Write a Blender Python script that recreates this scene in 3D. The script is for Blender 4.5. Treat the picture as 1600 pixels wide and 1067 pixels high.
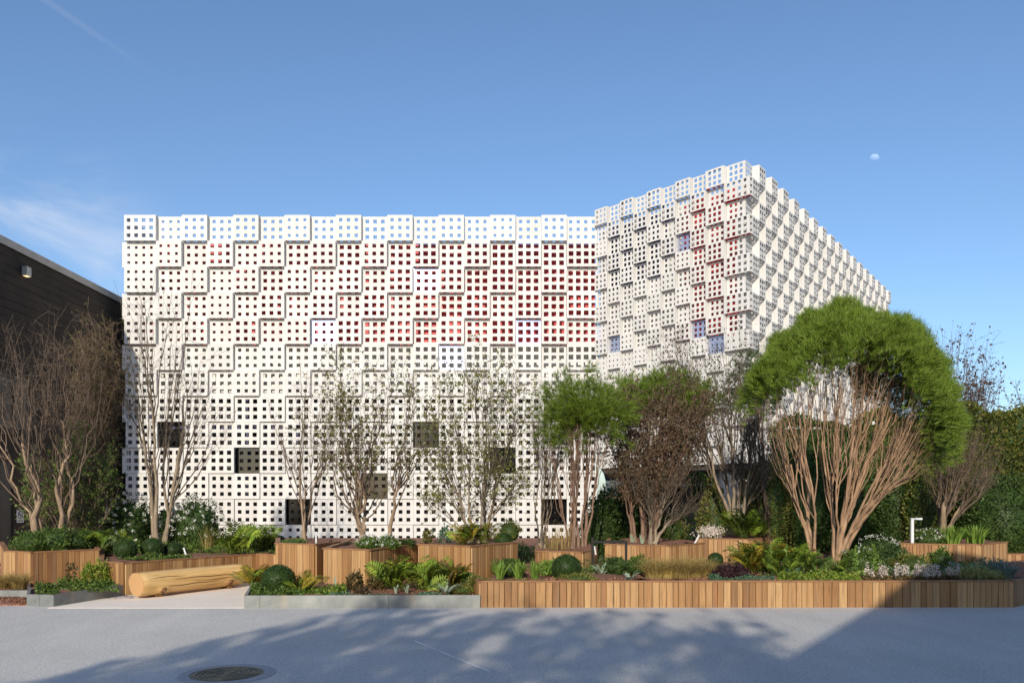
import bpy, math
import numpy as np
from mathutils import Vector

# ------------------------------------------------------------------ camera, sky, sun, exposure
scene = bpy.context.scene
for o in list(bpy.data.objects):
    bpy.data.objects.remove(o)
C = scene.collection
F, HX, HY, EYE = 1255.0, 800.0, 780.0, 1.6      # focal length and principal point in photo pixels (1600 wide)

cam_d = bpy.data.cameras.new('camera')
cam = bpy.data.objects.new('camera', cam_d)
C.objects.link(cam)
cam.location = (0, 0, EYE)
cam.rotation_euler = (math.radians(90), 0, 0)
cam_d.sensor_width = 36
cam_d.lens = 36 * F / 1600
cam_d.shift_y = (HY - 533.5) / 1600
cam_d.clip_end = 6000
cam_d.clip_start = 0.05
scene.camera = cam

SUN_EL, SUN_AZ = math.radians(23.0), math.radians(9.0)      # behind the camera, a little to its left
S = Vector((-math.sin(SUN_AZ) * math.cos(SUN_EL), -math.cos(SUN_AZ) * math.cos(SUN_EL), math.sin(SUN_EL)))
sun_d = bpy.data.lights.new('sun', 'SUN')
sun_d.energy = 3.7
sun_d.angle = math.radians(0.53)
sun_d.color = (1.0, 0.90, 0.73)
sun = bpy.data.objects.new('sun', sun_d)
C.objects.link(sun)
sun.rotation_euler = S.to_track_quat('Z', 'Y').to_euler()

world = bpy.data.worlds.new('World')
scene.world = world
world.use_nodes = True
wt = world.node_tree
wn, wl = wt.nodes, wt.links
bg = wn['Background']
sky = wn.new('ShaderNodeTexSky')
sky.sky_type = 'NISHITA'
sky.sun_disc = False
sky.sun_elevation = SUN_EL
sky.sun_rotation = math.pi + SUN_AZ
sky.altitude = 0
sky.air_density = 1.0
sky.dust_density = 1.0
sky.ozone_density = 4.2
bg.inputs['Strength'].default_value = 0.142
# thin high cloud low in the left of the sky and a fading contrail above it
tc = wn.new('ShaderNodeTexCoord')


def wmath(op, a, b=None, clamp=False):
    n = wn.new('ShaderNodeMath'); n.operation = op; n.use_clamp = clamp
    for i, v in enumerate((a, b)):
        if v is None: continue
        if isinstance(v, (int, float)): n.inputs[i].default_value = v
        else: wl.new(v, n.inputs[i])
    return n.outputs[0]


def wdot(vec):
    n = wn.new('ShaderNodeVectorMath'); n.operation = 'DOT_PRODUCT'
    wl.new(tc.outputs['Generated'], n.inputs[0]); n.inputs[1].default_value = vec
    return n.outputs['Value']


def wmap(v, a, b, c=0.0, d=1.0):
    n = wn.new('ShaderNodeMapRange'); n.interpolation_type = 'SMOOTHSTEP'
    wl.new(v, n.inputs[0])
    for i, q in enumerate((a, b, c, d)): n.inputs[i + 1].default_value = q
    return n.outputs[0]


def sky_dir(px, py):
    return Vector(((px - HX) / F, 1, (HY - py) / F)).normalized()


mp = wn.new('ShaderNodeMapping'); mp.inputs['Scale'].default_value = (3.0, 3.0, 7.0)
wl.new(tc.outputs['Generated'], mp.inputs['Vector'])
nz = wn.new('ShaderNodeTexNoise'); nz.inputs['Scale'].default_value = 2.2; nz.inputs['Detail'].default_value = 7; nz.inputs['Roughness'].default_value = 0.55
nz.inputs['Distortion'].default_value = 0.5
wl.new(mp.outputs[0], nz.inputs['Vector'])
cl = wmath('MULTIPLY', wmap(nz.outputs['Fac'], 0.42, 0.75), wmap(wdot(sky_dir(-40, 500)), 0.970, 0.999))
pa, pb = sky_dir(70, 0), sky_dir(242, 118)
nrm = pa.cross(pb).normalized()
along = (pb - pa).normalized()
tr = wmath('MULTIPLY', wmap(wmath('ABSOLUTE', wdot(nrm)), 0.0045, 0.0005), wmap(wdot(along), along.dot(pb) + .002, along.dot(pb) - .004))
tr = wmath('MULTIPLY', tr, wmap(nz.outputs['Fac'], 0.35, 0.6))
fac = wmath('ADD', wmath('MULTIPLY', cl, 0.55), wmath('MULTIPLY', tr, 0.055), True)
mx = wn.new('ShaderNodeMix'); mx.data_type = 'RGBA'
wl.new(fac, mx.inputs[0]); wl.new(sky.outputs[0], mx.inputs[6]); mx.inputs[7].default_value = (5.2, 5.3, 5.6, 1)
wl.new(mx.outputs[2], bg.inputs['Color'])

vs = scene.view_settings
vs.view_transform = 'Standard'
vs.look = 'None'
vs.exposure = 0.28
vs.gamma = 1.0
scene.cycles.use_denoising = True
scene.cycles.max_bounces = 8
scene.cycles.transparent_max_bounces = 12

# ------------------------------------------------------------------ helpers
RNG = np.random.default_rng(7)


def at(px, py, d):
    """a photo pixel at depth d, as a point of the place"""
    return Vector(((px - HX) * d / F, d, EYE + (HY - py) * d / F))


def xy(px, d):
    return ((px - HX) * d / F, d)


def tag(o, label=None, cat=None, group=None, kind=None):
    if label: o['label'] = label
    if cat: o['category'] = cat
    if group: o['group'] = group
    if kind: o['kind'] = kind
    return o


def empty(name, loc=(0, 0, 0)):
    o = bpy.data.objects.new(name, None)
    C.objects.link(o)
    o.location = loc
    o.empty_display_size = 0.2
    return o


def link(name, me, parent=None, loc=None, rot=None, scale=None):
    o = bpy.data.objects.new(name, me)
    C.objects.link(o)
    if parent is not None: o.parent = parent
    if loc is not None: o.location = loc
    if rot is not None: o.rotation_euler = rot
    if scale is not None: o.scale = scale
    return o


def mesh_np(name, V, faces, mats, smooth=False, midx=None):
    """V (n,3); faces (m,k) array, or list of such arrays"""
    if not isinstance(faces, (list, tuple)): faces = [faces]
    faces = [np.asarray(f, dtype=np.int32) for f in faces if len(f)]
    me = bpy.data.meshes.new(name)
    V = np.ascontiguousarray(V, dtype=np.float32)
    me.vertices.add(len(V))
    me.vertices.foreach_set('co', V.ravel())
    loops = np.concatenate([f.ravel() for f in faces])
    sizes = np.concatenate([np.full(len(f), f.shape[1], dtype=np.int32) for f in faces])
    starts = np.concatenate([[0], np.cumsum(sizes)[:-1]]).astype(np.int32)
    me.loops.add(len(loops))
    me.loops.foreach_set('vertex_index', loops)
    me.polygons.add(len(sizes))
    me.polygons.foreach_set('loop_start', starts)
    if midx is not None: me.polygons.foreach_set('material_index', np.asarray(midx, dtype=np.int32))
    if smooth: me.polygons.foreach_set('use_smooth', np.ones(len(sizes), dtype=bool))
    me.update(calc_edges=True)
    if not isinstance(mats, (list, tuple)): mats = [mats]
    for m in mats: me.materials.append(m)
    return me


class MB:
    """collects faces for one mesh"""
    def __init__(s):
        s.v, s.f, s.m = [], [], []

    def poly(s, pts, m=0):
        b = len(s.v)
        s.v += [tuple(p) for p in pts]
        s.f.append(tuple(range(b, b + len(pts)))); s.m.append(m)

    def box(s, x0, x1, y0, y1, z0, z1, m=0):
        b = len(s.v)
        s.v += [(x, y, z) for z in (z0, z1) for y in (y0, y1) for x in (x0, x1)]
        for q in ((0, 2, 3, 1), (4, 5, 7, 6), (0, 1, 5, 4), (2, 6, 7, 3), (0, 4, 6, 2), (1, 3, 7, 5)):
            s.f.append(tuple(b + i for i in q)); s.m.append(m)

    def prism(s, poly, z0, z1, m=0, top=True, bottom=True, mtop=None):
        n = len(poly); b = len(s.v)
        s.v += [(p[0], p[1], z0) for p in poly] + [(p[0], p[1], z1) for p in poly]
        for i in range(n):
            j = (i + 1) % n
            s.f.append((b + i, b + j, b + n + j, b + n + i)); s.m.append(m)
        if top: s.f.append(tuple(range(b + n, b + 2 * n))); s.m.append(m if mtop is None else mtop)
        if bottom: s.f.append(tuple(range(b + n - 1, b - 1, -1))); s.m.append(m)

    def lathe(s, prof, n=24, m=0, c=(0, 0)):
        b = len(s.v); k = len(prof)
        for i in range(n):
            a = 2 * math.pi * i / n
            s.v += [(c[0] + r * math.cos(a), c[1] + r * math.sin(a), z) for r, z in prof]
        for i in range(n):
            j = (i + 1) % n
            for q in range(k - 1):
                s.f.append((b + i * k + q, b + j * k + q, b + j * k + q + 1, b + i * k + q + 1)); s.m.append(m)

    def mesh(s, name, mats, smooth=False):
        me = bpy.data.meshes.new(name)
        me.from_pydata(s.v, [], s.f)
        if not isinstance(mats, (list, tuple)): mats = [mats]
        for m in mats: me.materials.append(m)
        me.polygons.foreach_set('material_index', s.m)
        if smooth: me.polygons.foreach_set('use_smooth', [True] * len(s.f))
        me.update()
        return me


# ------------------------------------------------------------------ materials
M = {}


class Mat:
    def __init__(s, name):
        s.m = bpy.data.materials.new(name); s.m.use_nodes = True
        s.t = s.m.node_tree; s.n = s.t.nodes; s.l = s.t.links
        s.b = s.n['Principled BSDF']; M[name] = s.m

    def set(s, **k):
        for a, v in k.items():
            i = s.b.inputs[a.replace('_', ' ')]
            if isinstance(v, bpy.types.NodeSocket): s.l.new(v, i)
            else: i.default_value = v if not isinstance(v, tuple) or len(v) == 4 else (*v, 1)
        return s

    def coord(s, kind='Object', scale=(1, 1, 1)):
        t = s.n.new('ShaderNodeTexCoord'); p = s.n.new('ShaderNodeMapping')
        p.inputs['Scale'].default_value = scale
        s.l.new(t.outputs[kind], p.inputs['Vector'])
        return p.outputs[0]

    def noise(s, vec, scale=5, detail=4, rough=.5, dist=0):
        n = s.n.new('ShaderNodeTexNoise')
        s.l.new(vec, n.inputs['Vector'])
        n.inputs['Scale'].default_value = scale; n.inputs['Detail'].default_value = detail
        n.inputs['Roughness'].default_value = rough; n.inputs['Distortion'].default_value = dist
        return n.outputs['Fac']

    def ramp(s, fac, stops):
        r = s.n.new('ShaderNodeValToRGB')
        s.l.new(fac, r.inputs[0])
        e = r.color_ramp.elements
        while len(e) < len(stops): e.new(.5)
        for q, (p, c) in zip(e, stops):
            q.position = p; q.color = (*c, 1)
        return r.outputs[0]

    def mix(s, fac, a, b, mode='MIX'):
        n = s.n.new('ShaderNodeMix'); n.data_type = 'RGBA'; n.blend_type = mode
        for i, v in ((0, fac), (6, a), (7, b)):
            if isinstance(v, bpy.types.NodeSocket): s.l.new(v, n.inputs[i])
            elif isinstance(v, (int, float)): n.inputs[i].default_value = v
            else: n.inputs[i].default_value = (*v, 1)
        return n.outputs[2]

    def math(s, op, a, b=0.0):
        n = s.n.new('ShaderNodeMath'); n.operation = op
        for i, v in enumerate((a, b)):
            if isinstance(v, bpy.types.NodeSocket): s.l.new(v, n.inputs[i])
            else: n.inputs[i].default_value = v
        return n.outputs[0]

    def bump(s, h, strength=.3, dist=.01):
        n = s.n.new('ShaderNodeBump')
        s.l.new(h, n.inputs['Height'])
        n.inputs['Strength'].default_value = strength; n.inputs['Distance'].default_value = dist
        s.l.new(n.outputs[0], s.b.inputs['Normal'])
        return s

    def objrand(s):
        return s.n.new('ShaderNodeObjectInfo').outputs['Random']

    def island(s):
        return s.n.new('ShaderNodeNewGeometry').outputs['Random Per Island']


def plain(name, col, rough=.6, metal=0.0, var=.12, scale=3.0, bump=0.0):
    k = Mat(name)
    v = k.coord('Object')
    n = k.noise(v, scale, 5)
    k.set(Base_Color=k.ramp(n, [(.3, tuple(c * (1 - var) for c in col)), (.7, tuple(min(1, c * (1 + var)) for c in col))]), Roughness=rough, Metallic=metal)
    if bump: k.bump(k.noise(v, scale * 12, 3), bump, .005)
    return k.m


def leafmat(name, cols, rough=.55, trans=.25):
    """leaf colours vary leaf by leaf; some light passes through the blades"""
    k = Mat(name)
    n = len(cols)
    col = k.ramp(k.island(), [(i / max(1, n - 1), c) for i, c in enumerate(cols)])
    hs = k.n.new('ShaderNodeHueSaturation')
    hs.inputs['Hue'].default_value = .5
    cl_ = k.math('ADD', k.math('MULTIPLY', k.noise(k.coord('Object'), 2.6, 3, .6), 1.1), .45)
    k.l.new(k.math('MULTIPLY', k.math('ADD', k.math('MULTIPLY', k.objrand(), .3), .85), cl_), hs.inputs['Value'])
    k.l.new(col, hs.inputs['Color'])
    k.set(Base_Color=hs.outputs[0], Roughness=rough)
    k.b.inputs['Specular IOR Level'].default_value = .3
    if trans:
        tb = k.n.new('ShaderNodeBsdfTranslucent'); k.l.new(hs.outputs[0], tb.inputs[0])
        mxs = k.n.new('ShaderNodeMixShader'); mxs.inputs[0].default_value = trans
        k.l.new(k.b.outputs[0], mxs.inputs[1]); k.l.new(tb.outputs[0], mxs.inputs[2])
        k.l.new(mxs.outputs[0], k.n['Material Output'].inputs[0])
    return k.m


def barkmat(name, a, b, scale=18):
    k = Mat(name)
    v = k.coord('Object', (1, 1, .25))
    n = k.noise(v, scale, 6, .65)
    k.set(Base_Color=k.ramp(n, [(.32, a), (.66, b)]), Roughness=.85)
    k.bump(k.noise(v, scale * 2.2, 5), .6, .012)
    return k.m


# plaza ground: pale resin-bound aggregate with patches, fine grain and faint dirty tracks
k = Mat('ground')
v = k.coord('Object')
big = k.noise(v, .35, 5, .6)
fine = k.noise(v, 75, 3, .75)
mid = k.noise(k.coord('Object', (1, .3, 1)), 2.3, 4)
col = k.ramp(big, [(.3, (.54, .52, .49)), (.72, (.66, .64, .605))])
col = k.mix(k.ramp(mid, [(.35, (0, 0, 0)), (.75, (.45, .45, .45))]), col, (.455, .44, .42))
spot = k.noise(v, 7, 3, .6)
col = k.mix(k.ramp(spot, [(.60, (0, 0, 0)), (.72, (.5, .5, .5))]), col, (.40, .385, .365))
grain = k.ramp(fine, [(.30, (.30, .30, .31)), (.46, (.88, .88, .88)), (.60, (1.0, 1.0, 1.0)), (.70, (1.4, 1.38, 1.35))])
coarse = k.ramp(k.noise(v, 30, 4, .8), [(.34, (.70, .70, .70)), (.5, (1, 1, 1)), (.66, (1.16, 1.15, 1.13))])
k.set(Base_Color=k.mix(1.0, k.mix(1.0, col, grain, 'MULTIPLY'), coarse, 'MULTIPLY'), Roughness=.85).bump(fine, .5, .006)

k = Mat('path_stone')
v = k.coord('Object')
col = k.ramp(k.noise(v, 1.3, 6, .6), [(.3, (.78, .66, .55)), (.7, (.87, .78, .68))])
k.set(Base_Color=k.mix(.5, col, k.ramp(k.noise(v, 120, 2), [(.35, (.6, .53, .45)), (.6, (.84, .77, .68))])), Roughness=.8).bump(k.noise(v, 120, 2), .2, .003)

k = Mat('soil')
v = k.coord('Object')
col = k.ramp(k.noise(v, 26, 6, .7), [(.3, (.10, .045, .028)), (.5, (.22, .10, .06)), (.72, (.34, .17, .10))])
k.set(Base_Color=col, Roughness=.95).bump(k.noise(v, 40, 5), 1.0, .03)

k = Mat('gravel')
v = k.coord('Object')
vo = k.n.new('ShaderNodeTexVoronoi'); vo.inputs['Scale'].default_value = 45; k.l.new(v, vo.inputs['Vector'])
col = k.ramp(k.math('ADD', k.math('MULTIPLY', vo.outputs['Color'], 1.0), 0.0), [(.1, (.16, .06, .04)), (.5, (.32, .13, .08)), (.9, (.42, .24, .17))])
k.set(Base_Color=col, Roughness=.9).bump(vo.outputs['Distance'], .9, .02)

# timber: each plank has its own tone, with grain along its length
k = Mat('plank_wood')
v = k.coord('Object', (2.5, 2.5, .5))
off = k.n.new('ShaderNodeVectorMath'); off.operation = 'ADD'
cmb = k.n.new('ShaderNodeCombineXYZ'); r = k.objrand()
k.l.new(k.math('MULTIPLY', r, 57.0), cmb.inputs[0]); k.l.new(k.math('MULTIPLY', r, 23.0), cmb.inputs[2])
k.l.new(v, off.inputs[0]); k.l.new(cmb.outputs[0], off.inputs[1])
g = k.noise(off.outputs[0], 1.6, 7, .62, .8)
tone = k.ramp(r, [(0, (.20, .09, .030)), (.2, (.27, .132, .045)), (.45, (.335, .175, .064)), (.75, (.43, .245, .100)), (.9, (.47, .285, .125)), (1, (.29, .125, .045))])
gr = k.ramp(g, [(.28, (.55, .5, .45)), (.5, (.95, .95, .94)), (.7, (1.12, 1.1, 1.06))])
wz = k.ramp(k.noise(off.outputs[0], .55, 4, .6), [(.45, (0, 0, 0)), (.72, (.55, .55, .55))])
tone = k.mix(wz, tone, (.25, .165, .095))
k.set(Base_Color=k.mix(1.0, tone, gr, 'MULTIPLY'), Roughness=.62).bump(g, .25, .004)

k = Mat('rail_wood')
v = k.coord('Object', (2, 2, 20))
g = k.noise(v, 3, 5)
k.set(Base_Color=k.ramp(g, [(.3, (.19, .088, .036)), (.7, (.31, .155, .066))]), Roughness=.65)

k = Mat('log_wood')
v = k.coord('Object', (.5, 9, 9))
g = k.noise(v, 1.4, 7, .62, .6)
v2 = k.coord('Object', (1.2, 2, 2))
col = k.ramp(g, [(.32, (.24, .11, .03)), (.44, (.58, .35, .125)), (.58, (.74, .49, .2)), (.75, (.82, .58, .27))])
col = k.mix(k.ramp(k.noise(v2, 1.2, 3), [(.45, (0, 0, 0)), (.7, (.5, .5, .5))]), col, (.60, .35, .12))
k.set(Base_Color=col, Roughness=.55).bump(g, .5, .02)
k = Mat('log_end')
v = k.coord('Object', (0, 1, 1))
wv = k.n.new('ShaderNodeTexWave'); wv.wave_type = 'RINGS'; wv.rings_direction = 'X'; wv.inputs['Scale'].default_value = 16; wv.inputs['Distortion'].default_value = 2.5
wv.inputs['Detail'].default_value = 3
k.l.new(v, wv.inputs['Vector'])
k.set(Base_Color=k.ramp(wv.outputs['Fac'], [(.1, (.36, .19, .075)), (.8, (.52, .31, .14))]), Roughness=.7)
plain('log_knot', (.20, .095, .035), .8, 0, .4, 30)
plain('log_crack', (.12, .055, .02), .9, 0, .2)

# weathered zinc sheet
k = Mat('planter_steel')
v = k.coord('Object')
col = k.ramp(k.noise(v, 2.2, 6, .65), [(.3, (.13, .135, .13)), (.5, (.21, .22, .215)), (.72, (.29, .30, .29))])
col = k.mix(k.ramp(k.noise(k.coord('Object', (1, 1, .35)), 4.5, 5), [(.55, (0, 0, 0)), (.75, (.6, .6, .6))]), col, (.30, .255, .19))
k.set(Base_Color=col, Metallic=.45, Roughness=.5)

k = Mat('white_panel')
v = k.coord('Object')
stk = k.ramp(k.noise(k.coord('Object', (7, 7, .5)), 1.5, 4), [(.35, (.93, .92, .90)), (.6, (1, 1, 1))])
col = k.ramp(k.noise(v, .9, 5), [(.3, (.575, .567, .558)), (.7, (.635, .627, .618))])
hs = k.n.new('ShaderNodeHueSaturation'); k.l.new(k.math('ADD', k.math('MULTIPLY', k.objrand(), .10), .93), hs.inputs['Value']); k.l.new(k.mix(1.0, col, stk, 'MULTIPLY'), hs.inputs['Color'])
k.set(Base_Color=hs.outputs[0], Roughness=.8)
k.b.inputs['Specular IOR Level'].default_value = .1
k = Mat('mirror_steel')
k.set(Base_Color=(.40, .43, .56), Metallic=.5, Roughness=.18)  # bluish base puts the mirrored sky into the colour of the polished panels
k.bump(k.noise(k.coord('Object'), 1.2, 2), .08, .02)
k = Mat('steel_dark_reflection')
k.set(Base_Color=(.045, .046, .046), Metallic=.85, Roughness=.12)  # same polished steel; dark base stands in for the dark surroundings it mirrors
k.bump(k.noise(k.coord('Object'), 1.2, 2), .08, .02)
plain('lining_red', (.52, .012, .022), .5, 0, .12, .5)
plain('lining_navy', (.018, .022, .11), .5, 0, .15, .5)
plain('lining_grey', (.42, .41, .39), .6, 0, .1, .5)
plain('lining_pale', (.74, .72, .69), .6, 0, .08, .5)
plain('lining_dark', (.016, .017, .022), .35, 0, .2, .5)
plain('concrete', (.42, .41, .40), .75, 0, .1, 2.5, .1)
plain('soffit', (.05, .045, .04), .6, 0, .2)
plain('board_brown', (.023, .015, .0095), .85, 0, .35, 1.2)
plain('board_brown_light', (.036, .023, .014), .85, 0, .3, 1.2)
plain('roof_trim', (.24, .24, .25), .4, .6, .1)
plain('black_metal', (.012, .012, .013), .4, .3, .1)
plain('white_metal', (.72, .73, .74), .35, .1, .05)
plain('grey_metal', (.30, .31, .32), .4, .5, .1)
plain('sign_white', (.78, .78, .77), .5, 0, .03)
plain('sign_ink', (.03, .03, .03), .5, 0, .03)
plain('manhole_iron', (.135, .13, .095), .55, .5, .3, 14)
plain('manhole_ring', (.33, .325, .335), .7, 0, .1, 20)
plain('joint_pale', (.78, .77, .74), .8, 0, .2, 8)
plain('plaster', (.40, .37, .34), .8, 0, .12, .6)
k = Mat('window_glass')
k.set(Base_Color=(.03, .045, .055), Roughness=.05, Metallic=0.0)
k.b.inputs['Specular IOR Level'].default_value = .8
k = Mat('lamp_glow')
k.set(Base_Color=(.8, .6, .3)); k.b.inputs['Emission Color'].default_value = (1, .75, .4, 1); k.b.inputs['Emission Strength'].default_value = 1.2

barkmat('bark_pale', (.12, .082, .052), (.36, .255, .165), 12)
barkmat('bark_pine', (.14, .078, .044), (.42, .265, .160), 11)
barkmat('bark_grey', (.14, .105, .075), (.33, .26, .185))
barkmat('bark_dark', (.055, .038, .03), (.15, .105, .08))
barkmat('bark_red', (.11, .062, .042), (.25, .155, .105))
barkmat('twig_brown', (.10, .066, .045), (.25, .17, .12))
barkmat('twig_pale', (.075, .052, .036), (.18, .125, .085))
barkmat('twig_grey', (.06, .046, .032), (.15, .115, .08))
TWIG = {'bark_pale': 'twig_pale', 'bark_grey': 'twig_grey'}

leafmat('leaf_olive', [(.08, .092, .018), (.16, .165, .036), (.23, .215, .055)])
leafmat('leaf_green', [(.042, .080, .013), (.085, .145, .025), (.15, .21, .04)])
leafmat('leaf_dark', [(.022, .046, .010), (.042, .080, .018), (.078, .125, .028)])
leafmat('leaf_box', [(.014, .032, .008), (.028, .058, .012), (.055, .095, .02)], .5, .12)
leafmat('leaf_hedge', [(.045, .065, .012), (.10, .13, .022), (.18, .20, .036), (.20, .15, .05)])
leafmat('leaf_lime', [(.12, .20, .020), (.20, .29, .030), (.30, .34, .045)])
leafmat('leaf_fern', [(.085, .15, .018), (.15, .23, .028), (.24, .27, .04)])
leafmat('leaf_orange', [(.30, .29, .035), (.38, .24, .03), (.22, .27, .035)])
leafmat('leaf_maroon', [(.055, .030, .020), (.10, .055, .036), (.12, .105, .045), (.15, .11, .075)])
leafmat('leaf_brown', [(.05, .028, .022), (.09, .052, .04), (.12, .09, .075)])
leafmat('leaf_purple', [(.020, .010, .014), (.042, .018, .024), (.075, .035, .038)])
leafmat('leaf_bluegreen', [(.045, .10, .055), (.085, .165, .09), (.15, .22, .14)])
leafmat('leaf_silver', [(.20, .27, .17), (.28, .34, .24), (.36, .42, .32)], .6, .2)
leafmat('leaf_blue', [(.10, .15, .13), (.16, .22, .19), (.20, .27, .23)])
leafmat('leaf_bronze', [(.09, .055, .025), (.15, .10, .04), (.11, .115, .032)])
leafmat('needle', [(.09, .15, .014), (.17, .26, .028), (.30, .38, .065)], .5, .3)
leafmat('needle_bright', [(.08, .14, .014), (.16, .24, .024), (.25, .32, .05)], .5, .3)
leafmat('needle_dark', [(.030, .062, .010), (.055, .100, .014), (.09, .14, .022)], .5, .3)
leafmat('grass_gold', [(.34, .23, .075), (.46, .34, .13), (.30, .25, .07)], .6, .3)
leafmat('grass_pale', [(.34, .33, .11), (.44, .42, .17), (.30, .32, .10)], .6, .3)
leafmat('blade_green', [(.10, .19, .03), (.17, .28, .045), (.25, .36, .07)], .5, .3)
leafmat('petal_white', [(.70, .70, .62), (.80, .80, .75), (.62, .66, .50)], .6, .3)
leafmat('petal_pink', [(.72, .60, .54), (.80, .74, .68), (.66, .55, .46)], .6, .3)
leafmat('mulch', [(.10, .045, .03), (.20, .09, .055), (.32, .17, .11)], .9, 0)

# ------------------------------------------------------------------ vegetation kernels


def unit(a):
    return a / np.maximum(np.linalg.norm(a, axis=-1, keepdims=True), 1e-9)


def rand_dirs(rng, n):
    return unit(rng.normal(size=(n, 3)))


def leaf_geo(P, L, W, rng, axis=None, spread=.7, fold=.0):
    """rhombic leaves centred on P; axis = preferred growing direction"""
    n = len(P)
    a = rand_dirs(rng, n)
    if axis is not None: a = unit(axis + a * spread)
    b = unit(np.cross(a, rand_dirs(rng, n)))
    s = rng.uniform(.65, 1.25, (n, 1))
    L = L * s; W = W * s
    V = np.stack([P - a * L * .5, P + b * W * .5 - a * L * .05, P + a * L * .5, P - b * W * .5 - a * L * .05], 1).reshape(-1, 3)
    Fc = np.arange(n * 4).reshape(n, 4)
    return V, Fc


def join(parts):
    Vs, Fs, o = [], [], 0
    for V, Fc in parts:
        Vs.append(V); Fs.append(Fc + o); o += len(V)
    return np.concatenate(Vs), np.concatenate(Fs)


def tubes(P, R, sides=5):
    """P (n,m,3) paths, R (n,m) radii -> quads"""
    n, m, _ = P.shape
    T = unit(np.gradient(P, axis=1))
    ref = np.where(np.abs(T[:, :1, 2:3]) > .8, np.array([1.0, 0.13, 0]), np.array([0.1, 0.2, 1.0]))
    U = unit(np.cross(T, np.broadcast_to(ref, T.shape)))
    W = np.cross(T, U)
    a = np.arange(sides) * 2 * math.pi / sides
    V = P[:, :, None, :] + R[:, :, None, None] * (np.cos(a)[None, None, :, None] * U[:, :, None, :] + np.sin(a)[None, None, :, None] * W[:, :, None, :])
    V = V.reshape(-1, 3)
    i = np.arange(n)[:, None, None]; j = np.arange(m - 1)[None, :, None]; q = np.arange(sides)[None, None, :]
    q2 = (q + 1) % sides
    base = i * m * sides
    Fc = np.stack([base + j * sides + q, base + j * sides + q2, base + (j + 1) * sides + q2, base + (j + 1) * sides + q], -1).reshape(-1, 4)
    return V, Fc


def bez(P0, P1, P2, m, rng, jit=0.0):
    t = np.linspace(0, 1, m)[None, :, None]
    P = (1 - t) ** 2 * P0[:, None] + 2 * t * (1 - t) * P1[:, None] + t * t * P2[:, None]
    if jit:
        ln = np.linalg.norm(P2 - P0, axis=-1)[:, None, None]
        w = rng.normal(size=P.shape) * jit * ln * np.sin(np.pi * t)
        w[:, 1:-1] = (w[:, :-2] + w[:, 1:-1] + w[:, 2:]) / 2
        P = P + w
    return P


def kmeans(X, k, rng, it=7):
    k = min(k, len(X))
    c = X[rng.choice(len(X), k, replace=False)].copy()
    for _ in range(it):
        lab = np.argmin(((X[:, None] - c[None]) ** 2).sum(-1), 1)
        for i in range(k):
            if (lab == i).any(): c[i] = X[lab == i].mean(0)
    return c, lab


def sample_on(path, t):
    """points and tangents on paths (n,m,3) at t (n,)"""
    m = path.shape[1]
    x = np.clip(t * (m - 1), 0, m - 1.001)
    i = x.astype(int); f = (x - i)[:, None]
    r = np.arange(len(path))
    p = path[r, i] * (1 - f) + path[r, i + 1] * f
    return p, unit(path[r, i + 1] - path[r, i])


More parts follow.
